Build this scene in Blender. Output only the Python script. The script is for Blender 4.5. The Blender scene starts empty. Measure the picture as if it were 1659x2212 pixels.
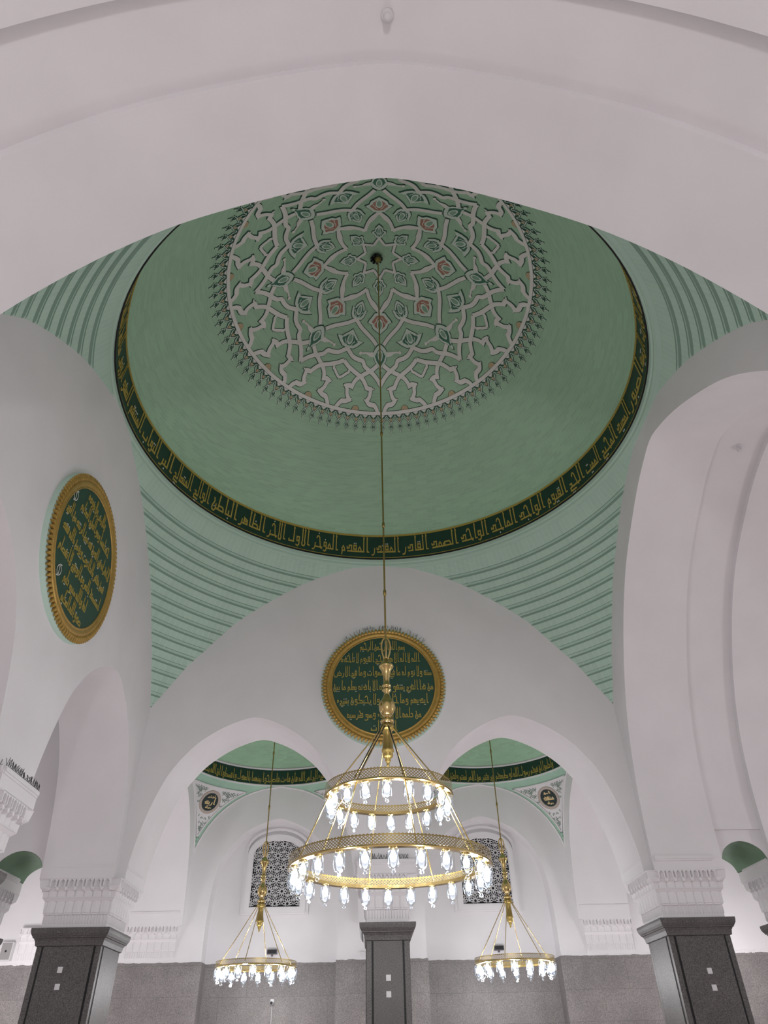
import bpy, math, random
from mathutils import Vector, Matrix
random.seed(7)
PI = math.pi
sin, cos, sqrt, hypot = math.sin, math.cos, math.sqrt, math.hypot
rad = math.radians
C = bpy.context.scene.collection
SC = bpy.context.scene

# ------------------------------------------------------------------ camera, world, exposure
F_PX = 1481.75
cam_d = bpy.data.cameras.new('camera')
cam = bpy.data.objects.new('camera', cam_d)
C.objects.link(cam)
SC.camera = cam
cam_d.sensor_fit = 'VERTICAL'
cam_d.sensor_height = 36.0
cam_d.lens = F_PX / 2212.0 * 36.0
cam_d.clip_end = 200
pit, yaw, rol = 0.66968, 0.0320, 0.02130
fw = Vector((sin(yaw)*cos(pit), cos(yaw)*cos(pit), sin(pit)))
rt = Vector((cos(yaw), -sin(yaw), 0))
up = rt.cross(fw)
r2 = rt*cos(rol) - up*sin(rol)
u2 = rt*sin(rol) + up*cos(rol)
M = Matrix((r2, u2, -fw)).transposed().to_4x4()
M.translation = Vector((-0.434, -11.059, 1.6))
cam.matrix_world = M

w = bpy.data.worlds.new('world')
SC.world = w
w.use_nodes = True
bg = w.node_tree.nodes['Background']
bg.inputs[0].default_value = (1.0, 0.955, 0.975, 1)
bg.inputs[1].default_value = 0.5
SC.view_settings.view_transform = 'Standard'
SC.view_settings.look = 'None'
SC.view_settings.gamma = 1.0
SC.view_settings.use_curve_mapping = False
SC.view_settings.exposure = 0.12
cy = SC.cycles
cy.max_bounces = 7
cy.diffuse_bounces = 5
cy.glossy_bounces = 3
cy.transmission_bounces = 4
cy.transparent_max_bounces = 24
cy.caustics_reflective = False
cy.caustics_refractive = False
cy.sample_clamp_indirect = 4.0
cy.use_denoising = True

P_MAIN_LOW, P_MAIN_UP, P_SMALL, P_NEAR = 27.0, 31.0, 41.0, 210.0   # watts of one point lamp

# ------------------------------------------------------------------ materials
def new_mat(name):
    m = bpy.data.materials.new(name)
    m.use_nodes = True
    return m, m.node_tree.nodes, m.node_tree.links, m.node_tree.nodes['Principled BSDF']

def plain(name, col, rough=0.6, metal=0.0, noise=0.0, nscale=3.0, bump=0.0, bscale=60.0, spec=0.4):
    m, N, L, b = new_mat(name)
    b.inputs['Base Color'].default_value = (*col, 1)
    b.inputs['Roughness'].default_value = rough
    b.inputs['Metallic'].default_value = metal
    b.inputs['Specular IOR Level'].default_value = spec
    tc = N.new('ShaderNodeTexCoord')
    if noise:
        n = N.new('ShaderNodeTexNoise'); n.inputs['Scale'].default_value = nscale; n.inputs['Detail'].default_value = 5
        r = N.new('ShaderNodeValToRGB')
        r.color_ramp.elements[0].position = 0.3; r.color_ramp.elements[1].position = 0.7
        r.color_ramp.elements[0].color = (*[c*(1-noise) for c in col], 1)
        r.color_ramp.elements[1].color = (*[min(1, c*(1+noise)) for c in col], 1)
        L.new(tc.outputs['Object'], n.inputs['Vector']); L.new(n.outputs['Fac'], r.inputs['Fac'])
        L.new(r.outputs['Color'], b.inputs['Base Color'])
    if bump:
        n = N.new('ShaderNodeTexNoise'); n.inputs['Scale'].default_value = bscale
        bp = N.new('ShaderNodeBump'); bp.inputs['Strength'].default_value = bump; bp.inputs['Distance'].default_value = 0.01
        L.new(tc.outputs['Object'], n.inputs['Vector']); L.new(n.outputs['Fac'], bp.inputs['Height'])
        L.new(bp.outputs['Normal'], b.inputs['Normal'])
    return m

def tiled(name, col, mortar, bw, bh, ms, rough=0.65, var=0.06, bump=0.25):
    """small glazed bricks on a UV in metres"""
    m, N, L, b = new_mat(name)
    tc = N.new('ShaderNodeTexCoord')
    t = N.new('ShaderNodeTexBrick')
    t.inputs['Scale'].default_value = 1.0
    t.inputs['Brick Width'].default_value = bw
    t.inputs['Row Height'].default_value = bh
    t.inputs['Mortar Size'].default_value = ms
    t.inputs['Mortar Smooth'].default_value = 0.3
    t.inputs['Color1'].default_value = (*[c*(1-var) for c in col], 1)
    t.inputs['Color2'].default_value = (*[c*(1+var) for c in col], 1)
    t.inputs['Mortar'].default_value = (*mortar, 1)
    L.new(tc.outputs['UV'], t.inputs['Vector'])
    L.new(t.outputs['Color'], b.inputs['Base Color'])
    bp = N.new('ShaderNodeBump'); bp.inputs['Strength'].default_value = bump; bp.inputs['Distance'].default_value = 0.006
    L.new(t.outputs['Fac'], bp.inputs['Height']); L.new(bp.outputs['Normal'], b.inputs['Normal'])
    b.inputs['Roughness'].default_value = rough
    b.inputs['Specular IOR Level'].default_value = 0.3
    return m

def granite(name, dark, light, rough, joints=None):
    m, N, L, b = new_mat(name)
    tc = N.new('ShaderNodeTexCoord')
    n = N.new('ShaderNodeTexNoise'); n.inputs['Scale'].default_value = 62; n.inputs['Detail'].default_value = 3; n.inputs['Roughness'].default_value = 0.7
    r = N.new('ShaderNodeValToRGB')
    r.color_ramp.elements[0].position = 0.36; r.color_ramp.elements[1].position = 0.64
    r.color_ramp.elements[0].color = (*dark, 1); r.color_ramp.elements[1].color = (*light, 1)
    L.new(tc.outputs['Object'], n.inputs['Vector']); L.new(n.outputs['Fac'], r.inputs['Fac'])
    out = r.outputs['Color']
    n2 = N.new('ShaderNodeTexNoise'); n2.inputs['Scale'].default_value = 1.3; n2.inputs['Detail'].default_value = 4
    L.new(tc.outputs['Object'], n2.inputs['Vector'])
    mx = N.new('ShaderNodeMix'); mx.data_type = 'RGBA'; mx.blend_type = 'OVERLAY'; mx.inputs[0].default_value = 0.35
    L.new(out, mx.inputs[6]); L.new(n2.outputs['Fac'], mx.inputs[7]); out = mx.outputs[2]
    if joints:
        t = N.new('ShaderNodeTexBrick'); t.inputs['Scale'].default_value = 1.0
        t.inputs['Brick Width'].default_value = joints[0]; t.inputs['Row Height'].default_value = joints[1]
        t.inputs['Mortar Size'].default_value = 0.006
        t.inputs['Color1'].default_value = (1, 1, 1, 1); t.inputs['Color2'].default_value = (0.9, 0.9, 0.9, 1); t.inputs['Mortar'].default_value = (0.72, 0.72, 0.72, 1)
        L.new(tc.outputs['UV'], t.inputs['Vector'])
        m2 = N.new('ShaderNodeMix'); m2.data_type = 'RGBA'; m2.blend_type = 'MULTIPLY'; m2.inputs[0].default_value = 1
        L.new(out, m2.inputs[6]); L.new(t.outputs['Color'], m2.inputs[7]); out = m2.outputs[2]
    L.new(out, b.inputs['Base Color'])
    b.inputs['Roughness'].default_value = rough
    return m

def glass_mat(name):
    m, N, L, b = new_mat(name)
    N.remove(b)
    o = N['Material Output']
    tr = N.new('ShaderNodeBsdfTransparent'); tr.inputs[0].default_value = (0.93, 0.96, 1.0, 1)
    gl = N.new('ShaderNodeBsdfGlossy'); gl.inputs['Roughness'].default_value = 0.08; gl.inputs[0].default_value = (0.95, 0.98, 1, 1)
    lw = N.new('ShaderNodeLayerWeight'); lw.inputs['Blend'].default_value = 0.35
    rp = N.new('ShaderNodeMapRange'); rp.inputs['To Min'].default_value = 0.02; rp.inputs['To Max'].default_value = 0.55
    mx = N.new('ShaderNodeMixShader')
    L.new(lw.outputs['Facing'], rp.inputs['Value']); L.new(rp.outputs[0], mx.inputs[0])
    L.new(tr.outputs[0], mx.inputs[1]); L.new(gl.outputs[0], mx.inputs[2]); L.new(mx.outputs[0], o.inputs[0])
    return m

def emit_mat(name, col, s):
    m, N, L, b = new_mat(name)
    b.inputs['Base Color'].default_value = (0.9, 0.9, 0.9, 1)
    b.inputs['Emission Color'].default_value = (*col, 1)
    b.inputs['Emission Strength'].default_value = s
    return m

WHITE = plain('white_plaster', (0.74, 0.725, 0.735), 0.85, noise=0.03, nscale=0.9, bump=0.08, bscale=35, spec=0.2)
GREEN = tiled('dome_green_tile', (0.41, 0.61, 0.44), (0.46, 0.655, 0.49), 0.30, 0.095, 0.006)
GREEN_B = tiled('small_dome_green_tile', (0.50, 0.71, 0.53), (0.54, 0.74, 0.565), 0.25, 0.08, 0.005)
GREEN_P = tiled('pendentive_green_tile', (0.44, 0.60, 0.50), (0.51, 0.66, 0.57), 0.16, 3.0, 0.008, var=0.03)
GREEN_S = plain('smooth_green_paint', (0.36, 0.55, 0.43), 0.6, noise=0.05)
GREEN_C = plain('cornice_green', (0.44, 0.60, 0.50), 0.7)
GREEN_L = plain('pale_green_plaster', (0.50, 0.66, 0.57), 0.7, noise=0.03)
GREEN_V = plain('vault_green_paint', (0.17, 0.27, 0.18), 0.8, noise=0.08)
BAND = plain('band_dark_green', (0.010, 0.045, 0.028), 0.5, noise=0.1)
PANELG = plain('panel_dark_green', (0.022, 0.066, 0.043), 0.55, noise=0.06)
GOLDP = plain('gold_paint', (0.40, 0.31, 0.07), 0.5, spec=0.3)
GOLDF = plain('gold_leaf_frame', (0.46, 0.29, 0.075), 0.4, metal=0.45, noise=0.12, nscale=8)
BRASS = plain('polished_brass', (0.62, 0.47, 0.20), 0.2, metal=1.0)
BRASS_D = plain('aged_brass', (0.36, 0.27, 0.09), 0.35, metal=0.9)
DARKG = plain('relief_side_green', (0.05, 0.13, 0.095), 0.7)  # dark green paint on the sides and outlines of the relief
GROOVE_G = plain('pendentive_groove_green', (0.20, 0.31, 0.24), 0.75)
RIBBON = plain('relief_greyish_white', (0.84, 0.80, 0.785), 0.75, noise=0.04)
RIMW = plain('relief_pale_green_white', (0.70, 0.78, 0.71), 0.75)
REDP = plain('relief_red_brown', (0.46, 0.22, 0.17), 0.75)
LEAFG = plain('relief_leaf_green', (0.08, 0.20, 0.145), 0.75)
COREG = plain('relief_core_green', (0.28, 0.45, 0.34), 0.75)
OCHRE = plain('relief_ochre', (0.55, 0.42, 0.27), 0.75)
WDOT = plain('white_dots', (0.6, 0.62, 0.55), 0.7)
STONE = granite('granite_wall', (0.13, 0.12, 0.118), (0.30, 0.275, 0.27), 0.55, (1.6, 0.75))
GRAN = granite('granite_pillar', (0.040, 0.037, 0.036), (0.145, 0.134, 0.13), 0.5)
BLACK = plain('black_groove', (0.006, 0.006, 0.006), 0.6)
CARPET = plain('red_carpet', (0.70, 0.62, 0.62), 0.95, noise=0.1, nscale=20)
DARKP = plain('dark_pane', (0.008, 0.008, 0.012), 0.2)
GREYP = plain('grey_plastic', (0.68, 0.67, 0.68), 0.5)
GREYD = plain('dark_grey_plastic', (0.11, 0.105, 0.11), 0.5)
BLKP = plain('black_plastic', (0.01, 0.01, 0.012), 0.35)
SPIKE = plain('spike_plastic', (0.07, 0.07, 0.075), 0.5)
SCROLL = plain('scroll_grey_green', (0.20, 0.26, 0.22), 0.7)
TAUPE = plain('roundel_taupe', (0.48, 0.41, 0.36), 0.6)
INK = plain('roundel_dark_green', (0.006, 0.022, 0.02), 0.4)
CREAM = plain('roundel_gold_cream', (0.72, 0.55, 0.28), 0.4)
GLASS = glass_mat('lamp_glass')
BULB = emit_mat('bulb_light', (0.86, 0.93, 1.0), 8.0)

# ------------------------------------------------------------------ mesh helpers
class MB:
    def __init__(s):
        s.v = []; s.f = []; s.m = []; s.sm = []; s.uv = []
    def pt(s, p):
        s.v.append(tuple(p)); return len(s.v)-1
    def face(s, idx, m=0, smooth=False, uv=None):
        s.f.append(tuple(idx)); s.m.append(m); s.sm.append(smooth); s.uv.append(uv)
    def poly(s, pts, m=0, smooth=False, uv=None):
        b = len(s.v); s.v += [tuple(p) for p in pts]
        s.face(range(b, b+len(pts)), m, smooth, uv)
    def box(s, x0, x1, y0, y1, z0, z1, m=0, uv=True):
        v = [(x0,y0,z0),(x1,y0,z0),(x1,y1,z0),(x0,y1,z0),(x0,y0,z1),(x1,y0,z1),(x1,y1,z1),(x0,y1,z1)]
        b = len(s.v); s.v += v
        for q in ((0,3,2,1),(4,5,6,7),(0,1,5,4),(2,3,7,6),(1,2,6,5),(3,0,4,7)):
            P = [v[i] for i in q]
            if abs(P[0][2]-P[1][2]) < 1e-9 and abs(P[1][2]-P[2][2]) < 1e-9: t = [(p[0],p[1]) for p in P]
            else: t = [(p[0]+p[1], p[2]) for p in P]
            s.face([b+i for i in q], m, False, t)
    def grid(s, rows, m=0, smooth=True, uvrows=None, flip=False):
        n = len(rows[0]); b = len(s.v)
        for r in rows: s.v += [tuple(p) for p in r]
        for i in range(len(rows)-1):
            for j in range(n-1):
                q = [(i,j),(i,j+1),(i+1,j+1),(i+1,j)]
                if flip: q.reverse()
                s.face([b+a*n+c for a, c in q], m, smooth, [uvrows[a][c] for a, c in q] if uvrows else None)
    def lathe(s, prof, n=24, c=(0,0,0), m=0, smooth=True, axis='z'):
        rows = []
        for r, z in prof:
            row = []
            for k in range(n+1):
                a = 2*PI*k/n
                p = (r*cos(a), r*sin(a), z)
                if axis == 'y': p = (p[0], p[2], p[1])
                if axis == 'x': p = (p[2], p[0], p[1])
                row.append((c[0]+p[0], c[1]+p[1], c[2]+p[2]))
            rows.append(row)
        s.grid(rows, m, smooth)
    def tube(s, pts, r, n=8, m=0, closed=False):
        pts = [Vector(p) for p in pts]
        rows = []
        N = len(pts)
        rr = r if isinstance(r, (list, tuple)) else [r]*N
        prev = None
        for i in range(N):
            a = pts[i-1] if i > 0 else (pts[-2] if closed else pts[0])
            c = pts[i+1] if i < N-1 else (pts[1] if closed else pts[-1])
            t = (c-a).normalized()
            ref = Vector((0,0,1)) if abs(t.z) < 0.95 else Vector((1,0,0))
            if prev is not None: ref = prev
            x = (ref - t*ref.dot(t)).normalized(); y = t.cross(x); prev = x
            rows.append([pts[i]+(x*cos(2*PI*k/n)+y*sin(2*PI*k/n))*rr[i] for k in range(n+1)])
        s.grid(rows, m, True)
        if not closed:
            s.poly(rows[0][:-1], m); s.poly(rows[-1][:-1][::-1], m)
    def build(s, name, mats, parent=None):
        me = bpy.data.meshes.new(name)
        me.from_pydata(s.v, [], s.f)
        for mt in (mats if isinstance(mats, (list, tuple)) else [mats]): me.materials.append(mt)
        me.polygons.foreach_set('material_index', s.m)
        me.polygons.foreach_set('use_smooth', s.sm)
        if any(u is not None for u in s.uv):
            l = me.uv_layers.new(name='uv')
            k = 0
            d = l.data
            for f, u in zip(s.f, s.uv):
                for i in range(len(f)):
                    if u is not None: d[k].uv = u[i]
                    k += 1
        me.update()
        o = bpy.data.objects.new(name, me)
        C.objects.link(o)
        if parent is not None: o.parent = parent
        return o

def struct(o):
    o['kind'] = 'structure'; return o
def tag(o, label, cat, group=None):
    o['label'] = label; o['category'] = cat
    if group: o['group'] = group
    return o
def thing(name, label, cat, loc=(0,0,0), group=None):
    o = bpy.data.objects.new(name, None); C.objects.link(o); o.location = loc
    o.empty_display_size = 0.2
    return tag(o, label, cat, group)
def dup(root, loc, label, rotz=0.0, group=None):
    r = root.copy(); C.objects.link(r); r.location = loc; r.rotation_euler = (0, 0, rotz); r['label'] = label
    if group: r['group'] = group
    for ch in list(root.children):
        c = ch.copy(); C.objects.link(c); c.parent = r
        for g in list(ch.children):
            d = g.copy(); C.objects.link(d); d.parent = c
    return r

def lerp(tab, x):
    if x <= tab[0][0]: return tab[0][1]
    for (a, p), (b, q) in zip(tab, tab[1:]):
        if x <= b: return p + (q-p)*(x-a)/(b-a)
    return tab[-1][1]

def catmull(pts, n=6, closed=False):
    out = []
    N = len(pts)
    for i in range(N if closed else N-1):
        if closed: p = [pts[(i+k-1) % N] for k in range(4)]
        else: p = [pts[max(0, i-1)], pts[i], pts[i+1], pts[min(N-1, i+2)]]
        for k in range(n):
            t = k/n
            out.append(tuple(0.5*((2*b)+(c-a)*t+(2*a-5*b+4*c-d)*t*t+(3*b-a-3*c+d)*t**3) for a, b, c, d in zip(*p)))
    if not closed: out.append(tuple(pts[-1]))
    return out

# ------------------------------------------------------------------ dimensions
A = 6.0            # half side of the domed square
AN = 5.84          # same on the near side
TH = 1.6           # wall thickness
ZC = 4.75          # top of the pillar capitals
BIG = [(0,12.47),(0.6,12.33),(1.2,12.1),(1.9,11.74),(2.75,11.22),(3.35,10.74),(3.95,10.12),(4.45,9.48),(4.85,8.88),(5.2,8.22),(5.5,7.45),(5.70,6.6),(5.80,5.8),(5.84,5.0)]
SMALL = [(0,8.42),(0.4,8.33),(0.9,8.1),(1.4,7.74),(1.75,7.34),(2.0,6.95),(2.22,6.4),(2.4,5.75),(2.5,5.2),(2.53,4.9)]
NICHE = [(0,7.78),(0.4,7.68),(0.8,7.52),(1.15,7.3),(1.5,6.93),(1.75,6.5),(1.9,6.0),(1.97,5.4),(2.0,4.8)]

def smooth_arch(tab, n=4):
    pts = catmull([(-tab[1][0], tab[1][1]+0.02)] + list(tab), n)
    i = min(range(len(pts)), key=lambda k: abs(pts[k][0]))
    return pts[i:]
BIGS, SMALLS, NICHES = smooth_arch(BIG), smooth_arch(SMALL), smooth_arch(NICHE)

def opening(tab, c, z0, grow=0.0):
    """list of (s,z) from the left jamb over the apex to the right jamb"""
    pts = []
    for i, (s, z) in enumerate(tab):
        if grow:
            a = tab[max(0, i-1)]; b = tab[min(len(tab)-1, i+1)]
            dx, dz = b[0]-a[0], b[1]-a[1]; l = hypot(dx, dz) or 1
            s, z = max(0, s - dz/l*grow), z + dx/l*grow
            if i == 0: s = 0
        pts.append((s, z))
    L = [(c-s, z) for s, z in reversed(pts)]
    R = [(c+s, z) for s, z in pts[1:]]
    return [(L[0][0], z0)] + L + R + [(R[-1][0], z0)]

def arch_wall(mb, edge, s0, s1, ztop, P, t0, t1, m=0, z0=0.0):
    """edge: lower boundary polyline (s,z) of a wall from s0 to s1; P(s,t,z)->xyz; t0,t1 the two faces"""
    b = [(s0, z0)] + edge + [(s1, z0)]
    for (a, za), (c, zc) in zip(b, b[1:]):
        if abs(c-a) > 1e-6:
            mb.poly([P(a,t0,za), P(c,t0,zc), P(c,t0,ztop), P(a,t0,ztop)], m)
            mb.poly([P(a,t1,za), P(a,t1,ztop), P(c,t1,ztop), P(c,t1,zc)], m)
    # soffit, split at sharp corners
    run = [b[0]]
    def flush(run):
        if len(run) > 1:
            mb.grid([[P(a,t0,z) for a, z in run], [P(a,t1,z) for a, z in run]], m, True)
    for i in range(1, len(b)):
        if len(run) > 1:
            d1 = (run[-1][0]-run[-2][0], run[-1][1]-run[-2][1]); d2 = (b[i][0]-run[-1][0], b[i][1]-run[-1][1])
            l = (hypot(*d1)*hypot(*d2)) or 1
            if (d1[0]*d2[0]+d1[1]*d2[1])/l < 0.93:
                flush(run); run = [run[-1]]
        run.append(b[i])
    flush(run)
    mb.poly([P(s0,t0,ztop), P(s1,t0,ztop), P(s1,t1,ztop), P(s0,t1,ztop)], m)
    mb.poly([P(s0,t0,z0), P(s0,t0,ztop), P(s0,t1,ztop), P(s0,t1,z0)], m)
    mb.poly([P(s1,t0,z0), P(s1,t0,ztop), P(s1,t1,ztop), P(s1,t1,z0)], m)

PX = lambda s, t, z: (s, t, z)      # wall running along x, t = y
PY = lambda s, t, z: (t, s, z)      # wall running along y, t = x

# ------------------------------------------------------------------ floor, walls, vaults
mb = MB(); mb.box(-26, 26, -30, 14.6, -0.2, 0.0); struct(mb.build('floor', CARPET))

CS = 3.27
ed = opening(SMALLS, -CS, ZC) + opening(SMALLS, CS, ZC)
mb = MB(); arch_wall(mb, ed, -7.6, 7.6, 14.0, PX, A, A+TH, z0=ZC)
struct(mb.build('wall_back', WHITE))
mb = MB(); arch_wall(mb, ed, -7.44, 7.6, 14.0, PY, -A, -A-TH, z0=ZC)
struct(mb.build('wall_left', WHITE))

def big_arch(name, P, t_in, sgn, c):
    """three-ringed barrel between two domed squares: strip, raised strip, strip"""
    o = opening(BIGS, c, 3.0); r = opening(BIGS, c, 3.0, 0.14)
    mb = MB()
    arch_wall(mb, o, -8.2, 8.2, 14.0, P, t_in, t_in+sgn*TH, z0=3.0)
    arch_wall(mb, r, -8.2, 8.2, 14.0, P, t_in+sgn*TH, t_in+sgn*(TH+1.1), z0=3.0)
    arch_wall(mb, o, -8.2, 8.2, 14.0, P, t_in+sgn*(TH+1.1), t_in+sgn*(2*TH+1.1), z0=3.0)
    return struct(mb.build(name, WHITE))

def big_arch_right():
    o = opening(BIGS, -0.0, ZC); r = opening([q for q in BIGS if q[1] > 5.65], 0.0, 5.6, 0.14)
    mb = MB()
    arch_wall(mb, o, -7.44, 7.6, 14.0, PY, A, A+TH, z0=ZC)
    rr = [q for q in r]
    arch_wall(mb, rr, -7.44, 7.6, 14.0, PY, A+TH, A+TH+1.16, z0=5.6)
    arch_wall(mb, o, -7.44, 7.6, 14.0, PY, A+TH+1.16, A+2*TH+2.2, z0=ZC)
    return struct(mb.build('wall_right', WHITE))
big_arch('wall_front', PX, -AN, -1, -0.1)
big_arch_right()

# wall line beyond the corner pillars with the narrow arched gaps
GAP = smooth_arch([(0,5.36),(0.18,5.33),(0.34,5.25),(0.46,5.14),(0.53,4.98)])
for sg, nm in ((-1, 'wall_side_left'), (1, 'wall_side_right')):
    mb = MB()
    g = opening(GAP, sg*8.2, ZC)
    s0, s1 = (7.6, 17.0) if sg > 0 else (-17.0, -7.6)
    arch_wall(mb, g, s0, s1, 14.0, PX, A+0.01, A+TH, z0=ZC)
    struct(mb.build(nm, WHITE))
    # green painted tunnel of the gap
    mb = MB()
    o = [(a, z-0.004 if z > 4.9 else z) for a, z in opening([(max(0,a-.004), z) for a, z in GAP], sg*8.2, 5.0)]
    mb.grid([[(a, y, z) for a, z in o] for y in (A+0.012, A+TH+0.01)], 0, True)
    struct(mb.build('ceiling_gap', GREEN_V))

# outer wall with blind arches and stone dado
YW = 13.05
ND = 0.62
NC = 3.33
e2 = opening(NICHES, -NC, 0.0) + opening(NICHES, NC, 0.0)
mb = MB(); arch_wall(mb, e2, -17, 17, 12.5, PX, YW, YW+ND, z0=0.0)
mb.poly([(-17, YW+ND-0.005, 0), (17, YW+ND-0.005, 0), (17, YW+ND-0.005, 12.5), (-17, YW+ND-0.005, 12.5)])
struct(mb.build('wall_outer_back', WHITE))
mb = MB(); mb.box(-13.4, -13.05, -20, YW, 0, 12.5); struct(mb.build('wall_outer_left', WHITE))
ZS = 3.83
def stone(name, x0, x1, y0, y1, ztop=ZS):
    """dado slab with a slightly ragged upper edge"""
    mb = MB()
    n = max(2, int((x1-x0)/0.12))
    top = [ztop + random.uniform(-0.012, 0.012) for _ in range(n+1)]
    xs = [x0+(x1-x0)*k/n for k in range(n+1)]
    for k in range(n):
        a, b = xs[k], xs[k+1]
        mb.poly([(a,y0,0),(b,y0,0),(b,y0,top[k+1]),(a,y0,top[k])], 0, False, [(a,0),(b,0),(b,top[k+1]),(a,top[k])])
        mb.poly([(a,y0,top[k]),(b,y0,top[k+1]),(b,y1,top[k+1]),(a,y1,top[k])], 0, False, [(a,0),(b,0),(b,1),(a,1)])
    for x in (x0, x1):
        mb.poly([(x,y0,0),(x,y0,ztop),(x,y1,ztop),(x,y1,0)], 0, False, [(y0,0),(y0,ztop),(y1,ztop),(y1,0)])
    return struct(mb.build(name, STONE))
stone('baseboard_left', -16.5, -NC-2.0, YW-0.025, YW)
stone('baseboard_middle', -NC+2.0, NC-2.0, YW-0.025, YW)
stone('baseboard_right', NC+2.0, 16.5, YW-0.025, YW)
for i, c in enumerate((-NC, NC)):
    stone('baseboard_niche_%s' % ('left' if i == 0 else 'right'), c-1.965, c+1.965, YW+ND-0.03, YW+ND)
for c in (-NC, NC):
    for sgn in (-1, 1):
        mb = MB(); xa = c+sgn*1.965; xb = c+sgn*1.999
        mb.box(min(xa,xb), max(xa,xb), YW-0.025, YW+ND, 0, ZS); struct(mb.build('baseboard_jamb', STONE))
# rough plaster fillet on top of the dado
mb = MB()
for x0, x1, y in ((-16.5, -5.34, YW), (-1.33, 1.33, YW), (5.34, 16.5, YW), (-5.32, -1.34, YW+ND), (1.34, 5.32, YW+ND)):
    n = int((x1-x0)/0.1)
    for k in range(n):
        a, b = x0+(x1-x0)*k/n, x0+(x1-x0)*(k+1)/n
        h = random.uniform(0.03, 0.075); d = random.uniform(0.01, 0.028)
        mb.box(a, b, y-d, y+0.01, ZS-random.uniform(0.0,0.012), ZS+h)
struct(mb.build('trim_1', WHITE))

# cross arches of the small bays
e3 = opening(SMALLS, 10.33, ZC)
for nm, x0, x1 in (('wall_bay_left', -7.6, -A), ('wall_bay_right', A, 7.6), ('wall_bay_middle', -0.72, 0.72)):
    mb = MB(); arch_wall(mb, e3, A+TH, YW, 12.3, PY, x0, x1, z0=ZC)
    struct(mb.build(nm, WHITE))

# ------------------------------------------------------------------ main dome
DX = -0.06
RB, RT, ZB, ZT = 5.918, 5.857, 13.25, 14.077
HD, NE = 5.799, 1.612
def zdome(r):
    t = min(1.0, r/RT)
    return ZT + HD*max(0.0, 1-t**NE)**(1/NE)
def dome_pt(x, y, off=0.0):
    r = max(1e-4, hypot(x, y)); r = min(r, RT)
    e = 0.02
    dz = (zdome(min(RT-1e-3, r+e))-zdome(max(0.0, r-e)))/(min(RT-1e-3, r+e)-max(0.0, r-e))
    l = sqrt(1+dz*dz)
    nr, nz = dz/l, -1/l            # pointing to the inside and down
    k = r + nr*off
    return (DX + x/r*k, y/r*k, zdome(r)+nz*off)
mb = MB()
rows, uvr = [], []
NR, NS = 40, 144
acc = 0; last = None
for i in range(NR+1):
    t = i/NR
    r = RT*cos(t*PI/2); z = zdome(r)
    if last: acc += hypot(r-last[0], z-last[1])
    last = (r, z)
    rows.append([(DX+r*sin(2*PI*k/NS), r*cos(2*PI*k/NS), z) for k in range(NS+1)])
    uvr.append([(2*PI*k/NS*max(r, 2.0), acc) for k in range(NS+1)])
mb.grid(rows, 0, True, uvr)
struct(mb.build('ceiling_dome', GREEN))

# cornice rings under the dome
mb = MB()
mb.lathe([(6.2,12.985),(6.035,12.99),(5.99,13.06),(5.985,13.12),(5.945,13.14),(5.93,13.235),(5.96,13.25)], 144, (DX,0,0), 0, False)
struct(mb.build('trim_2', GREEN_C))

mb = MB(); mb.lathe([(5.88,13.95),(9.0,13.95)], 96, (DX,0,0), 0, False)  # unseen ring added to block world light leaking in round the dome base
struct(mb.build('light_block_slab', WHITE))
# stepped pendentives
PROF = [(13.13,6.0),(12.87,6.12),(12.4,6.44),(12.1,6.63),(11.15,7.27),(10.32,7.70),(9.84,7.97),(9.2,8.25),(8.69,8.485)]
def rprof(z): return lerp([(a, b) for a, b in reversed(PROF)], z)
def arc_limits(r, ax, ay):
    """angles from +y towards +x inside |x|<ax, |y|<ay, first quadrant"""
    a1 = math.asin(min(1, ax/r)); a0 = math.acos(min(1, ay/r))
    return a0, a1
NCO = 16
steps = [(rprof(13.05), 13.05, 0), (rprof(12.93), 12.93, 0)]
zc = 12.80
hco = (zc-8.70)/NCO
for i in range(NCO):
    za, zb_ = zc-i*hco, zc-(i+1)*hco
    ra, rb_ = rprof(za), rprof(zb_)
    d = rb_-ra
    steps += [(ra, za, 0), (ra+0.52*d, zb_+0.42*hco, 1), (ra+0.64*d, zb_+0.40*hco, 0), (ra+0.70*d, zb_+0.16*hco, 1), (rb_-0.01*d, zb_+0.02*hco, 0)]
UK = [0, .012, .03, .045] + [.06+.88*k/20 for k in range(21)] + [.955, .97, .988, 1]
mb = MB()
for qx, qy in ((1,1),(-1,1),(1,-1),(-1,-1)):
    ax = A+0.02; ay = A+0.02 if qy > 0 else AN+0.02
    rows, uvr = [], []
    for r, z, g in steps:
        rs = rprof(z)
        a0, a1 = arc_limits(rs, ax, ay)
        if a1 <= a0: a0 = a1 = (a0+a1)/2
        row, ur = [], []
        for k in UK:
            a = a0+(a1-a0)*k
            e = min(k, 1-k)*(a1-a0)*rs
            f = min(1.0, max(0.0, (e-0.02)/0.10)); f = f*f*(3-2*f)
            q = rs+(r-rs)*f
            row.append((qx*q*sin(a), qy*q*cos(a), z)); ur.append((a*7.0, z*0.3))
        rows.append(row); uvr.append(ur)
    for i in range(len(rows)-1):
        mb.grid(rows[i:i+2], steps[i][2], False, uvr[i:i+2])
struct(mb.build('ceiling_pendentives', [GREEN_P, GROOVE_G]))

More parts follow.
